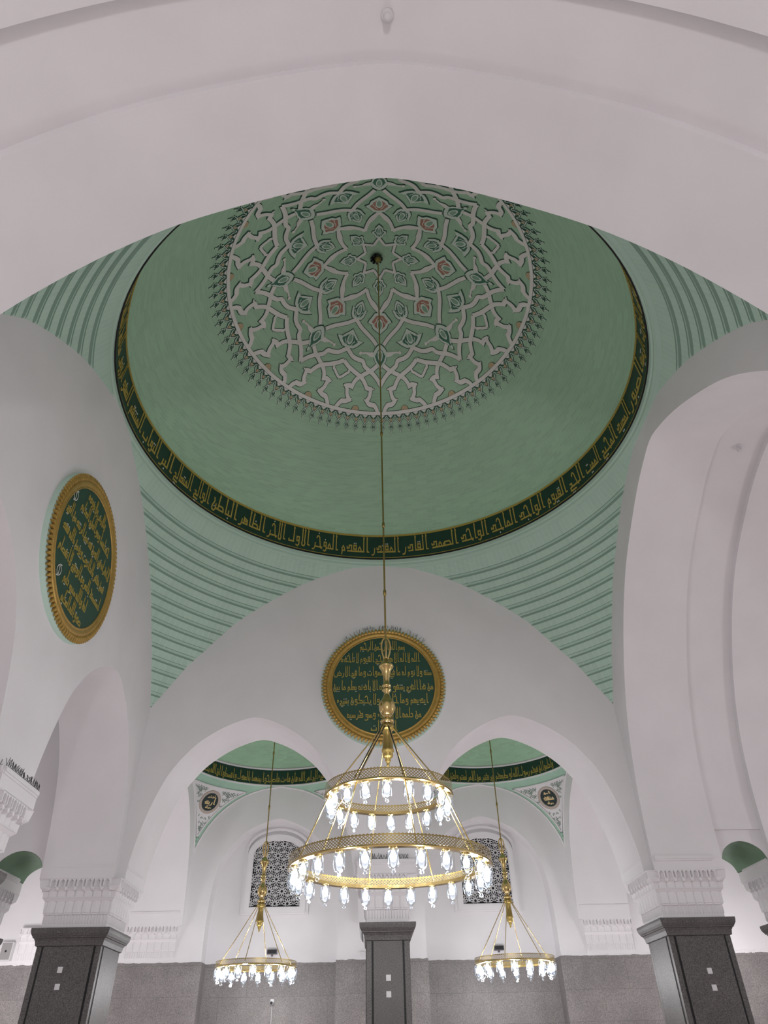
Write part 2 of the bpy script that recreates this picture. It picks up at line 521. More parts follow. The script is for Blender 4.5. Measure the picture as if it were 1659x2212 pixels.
# inscription band
t_band = thing('inscription_band', 'dark green ring band with gold Arabic lettering under the main dome', 'inscription', (DX,0,ZB))
mb = MB(); mb.lathe([(RB,0.0),(RT,ZT-ZB)], 144); mb.build('band', BAND, t_band)
mb = MB()
def rband(z): return RB+(RT-RB)*z/(ZT-ZB)
for z0, z1, o in ((0.035,0.052,0.006),(ZT-ZB-0.055,ZT-ZB-0.0,0.02)):
    mb.lathe([(rband(z0),z0),(rband(z0)-o,z0),(rband(z1)-o,z1),(rband(z1),z1)], 144, smooth=False)
mb.build('gold_line', GOLDP, t_band)
mb = MB(); mb.lathe([(RB+0.03,-0.012),(RB-0.022,-0.014),(RB-0.022,0.010),(RB,0.012)], 144, smooth=False); mb.build('black_edge', BLACK, t_band)

# ------------------------------------------------------------------ angular Arabic stroke lettering
NOJOIN = set('اأإآدذرزوؤةىء')
SKEL = {}
for ch, sk, up_, dn in (('ا','alef',0,0),('أ','alef',9,0),('إ','alef',0,9),('آ','alef',9,0),('ب','tooth',0,1),('ت','tooth',2,0),('ث','tooth',3,0),('ن','nun',1,0),('ي','yeh',0,2),('ئ','yeh',9,0),('ى','yeh',0,0),
                    ('ج','hah',0,1),('ح','hah',0,0),('خ','hah',1,0),('د','dal',0,0),('ذ','dal',1,0),('ر','ra',0,0),('ز','ra',1,0),('س','sin',0,0),('ش','sin',3,0),('ص','sad',0,0),('ض','sad',1,0),
                    ('ط','tah',0,0),('ظ','tah',1,0),('ع','ain',0,0),('غ','ain',1,0),('ف','fa',1,0),('ق','qaf',2,0),('ك','kaf',0,0),('ل','lam',0,0),('م','mim',0,0),('ه','heh',0,0),('ة','heh',2,0),('و','waw',0,0),('ؤ','waw',9,0),('ء','hamza',0,0),('L','lamalef',0,0)):
    SKEL[ch] = (sk, up_, dn)
B_ = 0.06
def glyph(sk, form):
    """form: i n m f; strokes with x growing to the left; returns advance, strokes, dot x"""
    con = form in 'mf'           # joined on its right
    nx = form in 'nm'            # joined on its left
    S = []
    def base(a, b): S.append([(a, B_), (b, B_)])
    if sk == 'alef':
        if con: S.append([(0,B_),(.11,B_),(.11,1.0)]); return .22, S, .1
        S.append([(-.04,.035),(.13,B_),(.13,1.0)]); return .26, S, .13
    if sk == 'lam':
        if nx:
            base(0 if con else .06, .25); S.append([(.11,B_),(.11,1.0)]); return .25, S, .1
        if con: base(0,.12)
        S.append([(.12,1.0),(.12,B_),(.52,B_),(.52,.2)]); return .6, S, .3
    if sk in ('tooth','nun','yeh') and nx:
        base(0 if con else .05, .23); S.append([(.11,B_),(.11,.36)]); return .23, S, .11
    if sk == 'tooth':
        if con: S.append([(0,B_),(.56,B_),(.56,.3)])
        else: S.append([(.08,.34),(.08,B_),(.62,B_),(.62,.3)])
        return .68, S, .3
    if sk == 'nun':
        if con: base(0,.08)
        S.append([(.08,.34),(.08,.0),(.16,-.12),(.3,-.12),(.37,.0),(.34,.18),(.24,.36),(.23,.5),(.29,.66)]); return .44, S, .2
    if sk == 'yeh':
        if con: base(0,.16)
        S.append([(.14,.05),(.16,.26),(.36,.26)]); S.append([(.2,.06),(.34,.03),(.34,-.14),(-.2,-.15)]); return .44, S, .1
    if sk == 'hah':
        st = [(.06,-.06),(.18,.08),(.25,.4),(.28,.66),(.38,.78),(.5,.74),(.56,.6)]
        if nx: base(0,.58); S.append(st); return .58, S, .36
        base(0,.2); S.append(st); S.append([(.16,.06),(.1,-.08),(.2,-.22),(.55,-.22)]); return .62, S, .36
    if sk == 'dal':
        base(0 if con else .03, .46); S.append([(.1,B_),(.1,.43),(.29,.43),(.31,.24),(.46,.24),(.48,.36)]); return .54, S, .25
    if sk == 'ra':
        if con: base(0,.1)
        S.append([(.09,.32),(.12,.02),(.2,-.12),(.38,-.14)]); return .34, S, .14
    if sk == 'sin':
        for x in (.08,.24,.4): S.append([(x,B_),(x,.3)])
        if nx: base(0,.5); return .5, S, .24
        S.append([(0,B_),(.42,B_),(.46,-.12),(.76,-.12),(.8,.15)]); return .86, S, .24
    if sk == 'sad':
        S.append([(.06,B_),(.06,.22),(.14,.31),(.52,.31),(.52,B_)])
        if nx: base(0,.7); S.append([(.61,B_),(.61,.28)]); return .7, S, .3
        S.append([(0,B_),(.6,B_),(.64,-.12),(.94,-.12),(.98,.15)]); return 1.02, S, .3
    if sk == 'tah':
        base(0,.62); S.append([(.06,B_),(.06,.22),(.14,.31),(.48,.31),(.48,B_)]); S.append([(.48,B_),(.44,.95)]); return .62 if nx else .66, S, .25
    if sk == 'ain':
        if con:
            S.append([(.1,B_),(.04,.32),(.32,.32),(.26,B_)])
            if nx: base(0,.36); return .36, S, .18
        else:
            S.append([(.36,.4),(.16,.38),(.1,.22),(.18,B_)])
            if nx: base(.1,.4); return .4, S, .2
        S.append([(0,B_),(.12,B_),(.06,-.14),(.2,-.24),(.46,-.22)]); return .46, S, .2
    if sk in ('fa','qaf'):
        S.append([(.09,B_),(.09,.44),(.31,.44),(.31,.2),(.09,.2)])
        if nx: base(0 if con else .05,.4); return .4, S, .2
        if con: base(0,.1)
        if sk == 'fa': S.append([(.09,B_),(.8,B_),(.8,.2)]); return .88, S, .2
        S.append([(.09,.1),(.1,-.08),(.2,-.17),(.46,-.15)]); return .46, S, .2
    if sk == 'kaf':
        base(0 if con else .03,.56); S.append([(.09,B_),(.09,.42),(.34,.42),(.5,.72)]); S.append([(.22,.24),(.5,.24)])
        return .56 if nx else .62, S, .3
    if sk == 'mim':
        S.append([(.08,B_),(.1,.2),(.2,.35),(.3,.24),(.3,B_)])
        if nx: base(0 if con else .04,.4); return .4, S, .2
        base(0 if con else .04,.32); S.append([(.28,.1),(.33,-.2)]); return .42, S, .2
    if sk == 'heh':
        if nx:
            S.append([(.07,B_),(.07,.3),(.34,.42),(.34,B_)]); S.append([(.07,.22),(.34,.22)]); base(0,.42); return .42, S, .2
        S.append([(.05,B_),(.1,.3),(.28,.4),(.29,B_)]); base(0 if con else .04,.3); return .37, S, .18
    if sk == 'waw':
        if con: base(0,.1)
        S.append([(.1,.17),(.1,.42),(.3,.42),(.3,.17),(.1,.17)]); S.append([(.1,.2),(.1,-.06),(.2,-.15),(.37,-.1)]); return .4, S, .2
    if sk == 'lamalef':
        if con: base(0,.06)
        S.append([(.09,1.0),(.11,.22)]); S.append([(.31,1.0),(.29,.22)])
        S.append([(.11,.24),(.06,.08),(.12,-.06),(.28,-.06),(.34,.08),(.29,.24)]); return .42, S, .2
    S.append([(.22,.34),(.08,.34),(.08,.18),(.22,.16)]); return .28, S, .15     # hamza

def ribbon2(pts, wd):
    """2D polyline -> list of quads with mitred joints; wd a number or a list"""
    n = len(pts); W = wd if isinstance(wd, (list, tuple)) else [wd]*n
    L, R = [], []
    for i in range(n):
        a = pts[max(0, i-1)]; c = pts[min(n-1, i+1)]; b = pts[i]
        def nrm(p, q):
            dx, dy = q[0]-p[0], q[1]-p[1]; l = hypot(dx, dy) or 1e-9
            return (-dy/l, dx/l)
        n1 = nrm(a, b) if i > 0 else nrm(b, c)
        n2 = nrm(b, c) if i < n-1 else nrm(a, b)
        mx, my = n1[0]+n2[0], n1[1]+n2[1]; l = hypot(mx, my) or 1e-9
        mx, my = mx/l, my/l
        k = min(1.8, 1/max(0.35, mx*n1[0]+my*n1[1]))
        h = W[i]/2*k
        L.append((b[0]+mx*h, b[1]+my*h)); R.append((b[0]-mx*h, b[1]-my*h))
    return L, R

def shape_text(txt, sw=0.09):
    """text -> (width, [polygons], [dot polygons]); x grows to the left from 0"""
    polys, dots = [], []
    x = 0.0
    txt = txt.replace('لا', 'L').replace('لأ', 'L').replace('لإ', 'L')
    for wd in txt.split(' '):
        n = len(wd)
        for i, ch in enumerate(wd):
            if ch not in SKEL: continue
            sk, u, d = SKEL[ch]
            prev = wd[i-1] if i else None
            nxt = wd[i+1] if i < n-1 else None
            con = prev is not None and prev not in NOJOIN and prev != 'L' and ch != 'ء'
            nj = nxt is not None and ch not in NOJOIN and ch != 'L' and nxt != 'ء'
            form = ('m' if nj else 'f') if con else ('n' if nj else 'i')
            adv, S, dx = glyph(sk, form)
            for st in S:
                p = [(x+a, b) for a, b in st]
                L, R = ribbon2(p, sw)
                for k in range(len(p)-1):
                    polys.append([L[k], L[k+1], R[k+1], R[k]])
                for e in (p[0], p[-1]):
                    if e[1] > 0.9:      # barbed tip of the tall stems
                        h = sw/2
                        polys.append([(e[0]-h-.05, e[1]-.09), (e[0]-h, e[1]-.13), (e[0]+h, e[1]), (e[0]+h, e[1]+.12)])
            q = .036
            def dot(cx_, cy_): dots.append([(cx_-q,cy_-q),(cx_+q,cy_-q),(cx_+q,cy_+q),(cx_-q,cy_+q)])
            top = {'hah': .95, 'fa': .58, 'qaf': .58, 'dal': .58, 'tah': .5, 'nun': .5}.get(sk, .48)
            if sk == 'nun' and form in 'fi': top = .14
            if u in (1,2,3):
                for k in range(u): dot(x+dx+(k-(u-1)/2)*.15, top)
            if d in (1,2):
                for k in range(d): dot(x+dx+(k-(d-1)/2)*.15, -.14 if not (sk == 'yeh' and form in 'fi') else -.3)
            if u == 9: dot(x+dx, 1.2 if sk == 'alef' else .6)
            x += adv + (0.05 if not nj else 0)
        x += 0.10
    return x-0.15, polys, dots

def letters(mb, txt, fn, width=None, h=1.0, sw=0.115, thick=0.012, mdot=1):
    """fn(u,v,off) maps metres (u to the left, v up, off out of the surface) to 3D"""
    W, P, D = shape_text(txt, sw)
    sx = (width/W) if width else h
    for pl, mi in ((P, 0), (D, mdot)):
        for q in pl:
            q = [(a*sx, b*h) for a, b in q]
            f = [fn(a, b, thick) for a, b in q]; g = [fn(a, b, 0) for a, b in q]
            mb.poly(f, mi)
            for k in range(len(q)):
                j = (k+1) % len(q)
                mb.poly([f[k], f[j], g[j], g[k]], mi)
    return W*sx

# words of the main band with the angle (degrees from +y towards +x) of their right end
WORDS = [('الصبور',101.5),('المعيد',88.6),('المحيي',80.6),('المميت',72.6),('الحي',65.5),('القيوم',59.0),('الواجد',51.0),('الماجد',41.7),('الواحد',32.6),('الصمد',23.3),('القادر',14.4),('المقتدر',6.0),('المقدم',-3.1),('المؤخر',-12.3),('الاول',-20.7),('الاخر',-28.1),('الظاهر',-34.4),('الباطن',-43.5),('الوالي',-52.9),('المتعالي',-59.3),('البر',-67.1),('التواب',-73.0),('المنتقم',-82.0),('العفو',-90.5),('الرؤوف',-97.5),('مالك الملك',-104.5),('ذو الجلال',-118.0),('والاكرام',-132.0),('المقسط',-146.0),('الجامع',-157.0),('الغني',-167.0),('المغني',-175.0),('المانع',-184.0),('الضار',-192.5),('النافع',-200.0),('النور',-209.0),('الهادي',-217.0),('البديع',-226.0),('الباقي',-235.0),('الوارث',-244.0),('الرشيد',-252.0),('end',-259.0)]
mb = MB()
for (wd, a), (_, b) in zip(WORDS, WORDS[1:]):
    arc = rad(a-b)*RB
    def fn(u, v, o, a=a):
        z = 0.205+v; r = rband(z)-0.004-o; t = rad(a)-u/RB
        return (r*sin(t), r*cos(t), z)
    letters(mb, wd, fn, width=arc-0.10, h=0.53, sw=0.088)
mb.build('lettering', [GOLDP, WDOT], t_band)

# ------------------------------------------------------------------ painted relief of the dome
ROT = 1.1
rosette = thing('dome_rosette', 'grey-white strapwork rosette with red palmettes at the crown of the main dome', 'ceiling ornament', (0,0,0))
def pol(r, deg):
    t = rad(deg+ROT); return (r*sin(t), r*cos(t))
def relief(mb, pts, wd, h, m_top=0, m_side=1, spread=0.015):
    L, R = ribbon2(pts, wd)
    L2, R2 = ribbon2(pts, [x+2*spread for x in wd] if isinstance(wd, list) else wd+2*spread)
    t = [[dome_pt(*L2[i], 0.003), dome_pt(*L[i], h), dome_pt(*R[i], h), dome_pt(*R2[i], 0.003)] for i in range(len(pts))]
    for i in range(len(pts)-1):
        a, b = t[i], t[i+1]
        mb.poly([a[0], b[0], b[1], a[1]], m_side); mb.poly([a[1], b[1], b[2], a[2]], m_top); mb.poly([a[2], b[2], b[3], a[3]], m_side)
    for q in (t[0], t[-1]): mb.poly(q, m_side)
def flat(mb, pts, h, m=0, ms=None, h0=0.003):
    """filled outline on the dome (fan from its centroid), with a rim down to h0"""
    n = len(pts)
    c = (sum(p[0] for p in pts)/n, sum(p[1] for p in pts)/n)
    cc = dome_pt(*c, h); q = [dome_pt(*p, h) for p in pts]; g = [dome_pt(*p, h0) for p in pts]
    for k in range(n):
        j = (k+1) % n
        mb.poly([cc, q[k], q[j]], m)
        mb.poly([q[k], q[j], g[j], g[k]], m if ms is None else ms)
def outl(tab, deg, mirror=False):
    """half outline in (r, dphi) -> closed outline around the axis deg"""
    a = [(r, d) for r, d in tab]
    full = [pol(r, deg+d) for r, d in a] + [pol(r, deg-d) for r, d in reversed(a) if abs(d) > 0.05]
    return full
# centre lines in (r, phi) of one half sector 0..22.5 deg; mirrored and repeated
HALF = [
    # closed star, inner
    ([(0.655,0),(0.43,22.5)], 0.075, 0.030, False),
    ([(1.60,0.0),(1.52,3.0),(1.39,8.0),(1.28,13.0),(1.13,18.5),(1.01,22.5)], [0.10,0.11,0.15,0.11,0.10,0.10], 0.032, False),
    ([(1.88,22.5),(1.94,20.2),(2.04,16.5),(2.13,12.6),(2.22,9.0),(2.31,6.0),(2.46,2.6)], 0.108, 0.034, True),
    ([(2.66,22.5),(2.73,20.4),(2.81,18.0),(2.86,14.8),(2.89,11.0),(3.0,9.6),(3.08,7.3),(3.18,4.2),(3.32,1.6),(3.45,0)], 0.112, 0.036, False),
]
# curves that run past the sector edge
FULL = [
    ([(2.97,1.8),(3.09,5.0),(3.17,8.0),(3.25,10.7),(3.33,12.9),(3.44,14.3),(3.53,14.8),(3.51,16.4),(3.535,17.8),(3.60,17.1),(3.72,16.6),(3.83,15.2),(3.875,16.8),(3.89,18.6),(3.98,19.9),(4.08,20.8)], 0.11, 0.034),
    ([(2.97,22.5),(3.08,18.9),(3.17,15.2),(3.24,12.2),(3.31,10.0),(3.42,8.3),(3.52,7.2),(3.54,5.2),(3.60,5.2),(3.72,5.6),(3.81,6.7),(3.88,5.5),(3.90,3.2),(3.98,2.0),(4.08,1.4)], 0.11, 0.038),
    ([(3.15,17.9),(3.22,18.2),(3.26,19.3),(3.33,20.7),(3.40,22.5)], 0.07, 0.033),
]
TIPS = [([(3.53,17.0),(3.55,19.4)], [0.10,0.01]), ([(3.82,15.6),(3.80,13.8)], [0.10,0.01]), ([(3.55,5.4),(3.53,2.9)], [0.10,0.01]), ([(3.80,6.4),(3.79,8.3)], [0.10,0.01])]
mb = MB()
for k in range(8):
    for sg in (1, -1):
        f = lambda r, d: pol(r, 45*k+sg*d)
        for tab, wd, h, sm in HALF:
            pts = [f(*q) for q in tab]
            if len(pts) > 2:
                if isinstance(wd, list):
                    ww = catmull([(x,) for x in wd], 4); wd = [x[0] for x in ww]
                pts = catmull(pts, 4)
            relief(mb, pts, wd, h)
        for tab, wd, h in FULL:
            pts = [f(*q) for q in tab]
            cut = [0] + {16: [6, 8, 11, 13], 15: [6, 7, 10, 12]}.get(len(tab), []) + [len(tab)-1]
            out = []
            for a, b in zip(cut, cut[1:]):
                seg = pts[a:b+1]
                if len(seg) > 2: seg = catmull(seg, 4)
                out += seg if not out else seg[1:]
            relief(mb, out, wd, h)
        for tab, wd in TIPS:
            relief(mb, [f(*q) for q in tab], wd, 0.033)
        # horn with a curled ball beside the outer palmettes
        horn = [(2.64,3.0),(2.65,7.0),(2.66,11.4),(2.685,13.0),(2.715,13.0),(2.70,9.4),(2.76,6.8),(2.78,3.0)]
        flat(mb, [f(*q) for q in horn], 0.03, 0, 1)
        c = f(2.70, 13.2)
        flat(mb, [(c[0]+0.045*cos(2*PI*j/10), c[1]+0.045*sin(2*PI*j/10)) for j in range(10)], 0.034, 0, 1)
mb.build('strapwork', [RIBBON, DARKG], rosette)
mb = MB()
relief(mb, [pol(4.075, 360*k/160) for k in range(161)], 0.075, 0.04)
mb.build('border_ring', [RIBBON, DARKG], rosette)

def shrink(pts, k, c=None):
    n = len(pts)
    if c is None: c = (sum(p[0] for p in pts)/n, sum(p[1] for p in pts)/n)
    return [(c[0]+(p[0]-c[0])*k, c[1]+(p[1]-c[1])*k) for p in pts]
def palmette(name, tab, deg, fill, rb, rt, wc):
    """pale silhouette, coloured field, pale teardrop and green core; rb..rt: teardrop"""
    mb = MB()
    o = outl(tab, deg)
    flat(mb, shrink(o, 1.08), 0.022, 1, 1)
    flat(mb, o, 0.032, 0, 1)
    # coloured field as a band between two shrunken outlines with pale veins
    flat(mb, shrink(o, 0.71), 0.035, 2, 2, 0.03)
    rm = rb*0.45+rt*0.55
    def drop(k):
        pts = []
        for j in range(16):
            t = 2*PI*j/16
            rr = sin(t/2)
            d = sin(t)*wc*k*(0.55+0.45*rr)
            r = rm - (rt-rb)/2*k*cos(t)*-1
            pts.append((r, d))
        a = rad(deg+ROT); er = (sin(a), cos(a)); et = (cos(a), -sin(a))
        return [(er[0]*r+et[0]*d, er[1]*r+et[1]*d) for r, d in pts]
    flat(mb, drop(1.25), 0.038, 0, 0, 0.03)
    flat(mb, drop(0.85), 0.041, 3, 3, 0.03)
    a = rad(deg+ROT); er = (sin(a), cos(a)); et = (cos(a), -sin(a))
    for sg in (1, -1):      # pale scroll veins in the lobes
        L = abs(rt-rb)
        base = [(rb+(rt-rb)*q, sg*wc*s) for q, s in ((-.25,.5),(-.05,1.2),(.15,1.3),(.3,1.9),(.45,1.8))]
        pts = [(er[0]*r+et[0]*d, er[1]*r+et[1]*d) for r, d in base]
        Lq, Rq = ribbon2(pts, 0.019)
        for i in range(len(pts)-1):
            mb.poly([dome_pt(*Lq[i],0.037), dome_pt(*Lq[i+1],0.037), dome_pt(*Rq[i+1],0.037), dome_pt(*Rq[i],0.037)], 0)
    return mb.build(name, [RIMW, DARKG, fill, COREG], rosette)
REDT = [(1.60,0),(1.63,5.5),(1.74,8.0),(1.83,10.2),(1.90,11.0),(1.93,7.6),(2.03,6.2),(2.12,2.4),(2.18,0)]
LEAF = [(1.90,0),(1.86,4.5),(1.77,6.6),(1.66,7.6),(1.585,8.4),(1.60,5.6),(1.52,5.2),(1.42,2.8),(1.36,0)]
PAL2 = [(2.65,0),(2.63,3.8),(2.55,6.5),(2.47,8.6),(2.42,9.9),(2.40,6.2),(2.33,4.8),(2.25,2.6),(2.15,0)]
PAL0 = [(2.44,0),(2.50,2.2),(2.58,3.8),(2.70,4.9),(2.76,4.4),(2.80,3.9),(2.86,3.6),(2.96,1.8),(3.06,0.5),(3.10,0.7),(3.13,0.6),(3.17,0)]
BUD = [(0.655,0),(0.70,8.6),(0.80,9.6),(0.86,13.4),(0.92,12.0),(0.93,7.4),(1.03,6.0),(1.15,0)]
for k in range(8):
    palmette('red_palmette', REDT, 45*k, REDP, 1.80, 2.06, 0.085)
    palmette('leaf_palmette', LEAF, 45*k+22.5, LEAFG, 1.74, 1.50, 0.065)
    palmette('flower_palmette', PAL2, 45*k+22.5, LEAFG, 2.54, 2.28, 0.08)
    palmette('pointed_palmette', PAL0, 45*k, LEAFG, 2.60, 2.84, 0.075)
    palmette('bud_palmette', BUD, 45*k, LEAFG, 0.80, 1.02, 0.045)
for k in range(16):
    mb = MB()
    d = 11.25+22.5*k - 0.4
    c = pol(4.035, d); a = rad(d+ROT)
    pts = []
    for j in range(11):
        t = PI*j/10
        rr, dd = -0.10*sin(t), 0.11*cos(t)
        pts.append((c[0]+sin(a)*rr+cos(a)*dd, c[1]+cos(a)*rr-sin(a)*dd))
    flat(mb, shrink(pts, 1.18), 0.015, 1, 1); flat(mb, pts, 0.025, 0, 1)
    mb.build('half_disc', [OCHRE, DARKG], rosette)
# fringe of 96 small pendants round the ring
mb = MB()
for k in range(96):
    d = 3.75*k + 1.6
    a = rad(d)
    er = (sin(a), cos(a)); et = (cos(a), -sin(a))
    q = lambda r, t: (er[0]*r+et[0]*t, er[1]*r+et[1]*t)
    half = 4.2*rad(3.75)/2
    flat(mb, [q(4.115,-0.085), q(4.115,0.085), q(4.175,0.0)], 0.03, 0, 1)
    for sg in (1, -1):
        relief(mb, [q(4.19, sg*0.02), q(4.118, sg*0.125)], 0.02, 0.016, 1, 1, 0.004)
        relief(mb, [q(4.13, sg*half), q(4.165, sg*(half-0.035)), q(4.20, sg*(half-0.03)), q(4.245, sg*0.055), q(4.295, 0)], 0.017, 0.026, 2, 1, 0.012)
        relief(mb, [q(4.295, 0), q(4.32, sg*0.05), q(4.355, sg*0.05), q(4.385, sg*0.095)], 0.013, 0.024, 2, 1, 0.008)
        relief(mb, [q(4.395, sg*0.045), q(4.447, 0)], 0.013, 0.024, 2, 1, 0.008)
        relief(mb, [q(4.385, sg*0.02), q(4.34, sg*0.02)], 0.012, 0.024, 1, 1, 0.006)
    relief(mb, [q(4.447,0), q(4.49,0)], [0.014,0.03], 0.024, 2, 1, 0.006)
    flat(mb, [q(4.18,0), q(4.205,0.035), q(4.225,0.04), q(4.24,0.025), q(4.262,0), q(4.24,-0.025), q(4.225,-0.04), q(4.205,-0.035)], 0.026, 3, 1)
mb.build('fringe', [RIBBON, DARKG, RIMW, OCHRE], rosette)

# ------------------------------------------------------------------ round calligraphy medallions
def medallion(name, label, P, lines, RO=1.64):
    """P(u,v,o): u to the viewer's right, v up, o out of the wall"""
    t = thing(name, label, 'medallion', P(0, 0, 0))
    inv = Vector(P(0, 0, 0))
    Q = lambda u, v, o: tuple(Vector(P(u, v, o)) - inv)
    def ring(mb, prof, n=96, m=0, smooth=True):
        mb.grid([[Q(r*cos(2*PI*k/n), r*sin(2*PI*k/n), o) for k in range(n+1)] for r, o in prof], m, smooth)
    mb = MB(); ring(mb, [(RO+0.005,0),(RO-0.005,0.095),(RO-0.2,0.10)], smooth=False); mb.build('drum', GREEN_L, t)
    mb = MB()
    ring(mb, [(1.50,0.10),(1.50,0.135),(1.47,0.155),(1.43,0.15),(1.40,0.13),(1.375,0.125),(1.365,0.14),(1.35,0.14),(1.345,0.12)])
    mb.build('frame', GOLDF, t)
    mb = MB()
    n = 104
    for k in range(n):       # fringe of small leaves round the frame
        a = 2*PI*k/n; h = PI/n
        pts = [(1.49,-h*.8,.13),(1.53,-h*.95,.15),(1.58,-h*.6,.15),(1.64,0,.125),(1.58,h*.6,.15),(1.53,h*.95,.15),(1.49,h*.8,.13)]
        top = [Q(r*cos(a+d), r*sin(a+d), o) for r, d, o in pts]; bot = [Q(r*cos(a+d), r*sin(a+d), .10) for r, d, o in pts]
        mid = Q(1.54*cos(a), 1.54*sin(a), .165)
        for i in range(len(pts)):
            j = (i+1) % len(pts)
            mb.poly([mid, top[i], top[j]]); mb.poly([top[i], bot[i], bot[j], top[j]])
    mb.build('leaf_rim', GOLDF, t)
    mb = MB(); ring(mb, [(1.36,0.12),(0.001,0.12)], smooth=False); mb.build('panel', PANELG, t)
    mb = MB()
    for txt, ur, ul, v in lines:
        letters(mb, txt, lambda u, w_, o: Q(ur-u, v+w_, 0.122+o), width=ur-ul, h=0.262, sw=0.088, thick=0.01)
    if len(lines) and lines[0][0].startswith('وال'):
        for (u, v) in ((-1.10, 0.66), (-0.84, -0.83)):     # verse marks
            for r, wd in ((0.085, 0.02),):
                pts = [(u+r*cos(2*PI*k/12), v+r*1.1*sin(2*PI*k/12)) for k in range(13)]
                L, R = ribbon2(pts, wd)
                for i in range(12): mb.poly([Q(*L[i],.131), Q(*L[i+1],.131), Q(*R[i+1],.131), Q(*R[i],.131)], 1)
            L, R = ribbon2([(u-.06,v-.13),(u+.02,v-.1),(u-.02,v+.1),(u+.06,v+.13)], 0.022)
            for i in range(3): mb.poly([Q(*L[i],.131), Q(*L[i+1],.131), Q(*R[i+1],.131), Q(*R[i],.131)], 1)
    mb.build('lettering', [GOLDP, WDOT], t)
    return t
ZM = 9.25
LB = [('بسم الله الرحمن الرحيم',.60,-.63,10.235),('الله لا اله الا هو الحي القيوم لا تاخذه',.98,-1.14,9.875),('سنة ولا نوم له ما في السموات وما في الارض',1.28,-1.30,9.485),('من ذا الذي يشفع عنده الا باذنه يعلم ما بين',1.31,-1.32,9.085),('ايديهم وما خلفهم ولا يحيطون بشيء',1.15,-1.22,8.715),('من علمه الا بما شاء وسع كرسيه',.96,-.95,8.335),('السموات',.32,-.34,7.995)]
medallion('calligraphy_medallion', 'round dark green calligraphy panel in gold frame on the back wall behind the chandelier', lambda u, v, o: (u, A-o, ZM+v), [(t, a, b, z-ZM) for t, a, b, z in LB])
LL = [('والارض ولا يؤوده',.42,-.62,10.22),('حفظهما وهو العلي العظيم',.92,-.80,9.87),('لا اكراه في الدين قد تبين الرشد من الغي',1.22,-1.27,9.485),('فمن يكفر بالطاغوت ويؤمن بالله فقد',1.14,-1.20,9.12),('استمسك بالعروة الوثقى لا انفصام',1.14,-1.14,8.74),('لها والله سميع عليم',.6,-.62,8.37),('صدق الله العظيم',.55,-.5,8.04)]
medallion('calligraphy_medallion', 'round dark green calligraphy panel in gold frame on the left wall', lambda u, v, o: (-A+o, u+0.02, ZM+v), [(t, a, b, z-ZM) for t, a, b, z in LL])
mb = MB()
for k in range(46):
    a = PI/2 + rad(random.uniform(-44, 40)); r0 = 1.67
    p0 = Vector((r0*cos(a), A-0.05-random.uniform(0,.05), ZM+r0*sin(a)))
    d = Vector((cos(a)+random.uniform(-.5,.5), random.uniform(-.3,.1), sin(a))).normalized()*random.uniform(.06,.11)
    mb.tube([p0, p0+d], 0.005, 4)
tag(mb.build('bird_spikes', SPIKE), 'dark bird spikes along the top of the round panel on the back wall', 'bird spikes', 'bird spikes on ledges')

# ------------------------------------------------------------------ pillars with stalactite capitals
MEAN = [(0,0.0),(.27,0.015),(.30,.20),(.54,.24),(.61,.50),(.74,.54),(.82,.88),(1,1.0)]
def cap_depth(c, t):
    """relative depth of the corbelled capital: c cell coordinate 0..1, t height 0..1"""
    b = abs(c-0.5)*2          # 0 at the cell middle, 1 at its edge
    if t < 0.10: return 0.0
    if t < 0.27:
        return 0.10 if (0.30 < b < 0.46 or b > 0.90) else 0.0
    if t < 0.31:
        return 0.20 if b < 0.82 - 0.0*t else (0.10 if t < 0.29 else 0.14)
    if t < 0.54: return 0.24 - 0.10*max(0, (b-0.8)/0.2) + 0.05*(1-b)
    if t < 0.61: return 0.26 + 0.26*(t-0.54)/0.07
    if t < 0.635: return 0.56
    if t < 0.74: return 0.53 - 0.12*max(0, (b-0.82)/0.18)
    if t < 0.82:
        s = (t-0.74)/0.08
        return 0.52 + 0.22*s if b < 0.80-0.30*s else 0.90
    if t < 0.985:
        s = (t-0.82)/0.165
        if b < 0.46 - max(0, (s-0.70))*1.5: return 0.70
        if b > 0.80 + max(0, (s-0.75))*0.8: return 0.74 if s > 0.12 else 0.9
        return 1.0
    return 1.0
def cap_face(mb, hw, n, base, depth, T, z0, z1, wing=True):
    """T(u,o,z): u along the face, o outwards"""
    m = 16; nz = 80
    rows = []
    for i in range(nz+1):
        t = i/nz
        z = z0+(z1-z0)*t
        mn = lerp(MEAN, t)
        row = []
        e = hw + (depth*mn if wing else 0.0)
        row.append(T(-e-0.001, base+depth*mn, z))
        for j in range(n*m+1):
            x = j/m; c = x-math.floor(x)
            if j == n*m: c = 1.0
            row.append(T(-hw+2*hw*j/(n*m), base+depth*cap_depth(c, t), z))
        row.append(T(e+0.001, base+depth*mn, z))
        rows.append(row)
    mb.grid(rows, 0, False)
    for e in (0, -1):        # side walls of the relief
        s = -1 if e == 0 else 1
        for i in range(nz):
            za, zb = z0+(z1-z0)*i/nz, z0+(z1-z0)*(i+1)/nz
            mb.poly([T(s*hw, base-0.1, za), rows[i][e], rows[i+1][e], T(s*hw, base-0.1, zb)])
    mb.poly([T(-hw, base-0.1, z1), T(hw, base-0.1, z1), rows[-1][-1], rows[-1][0]])

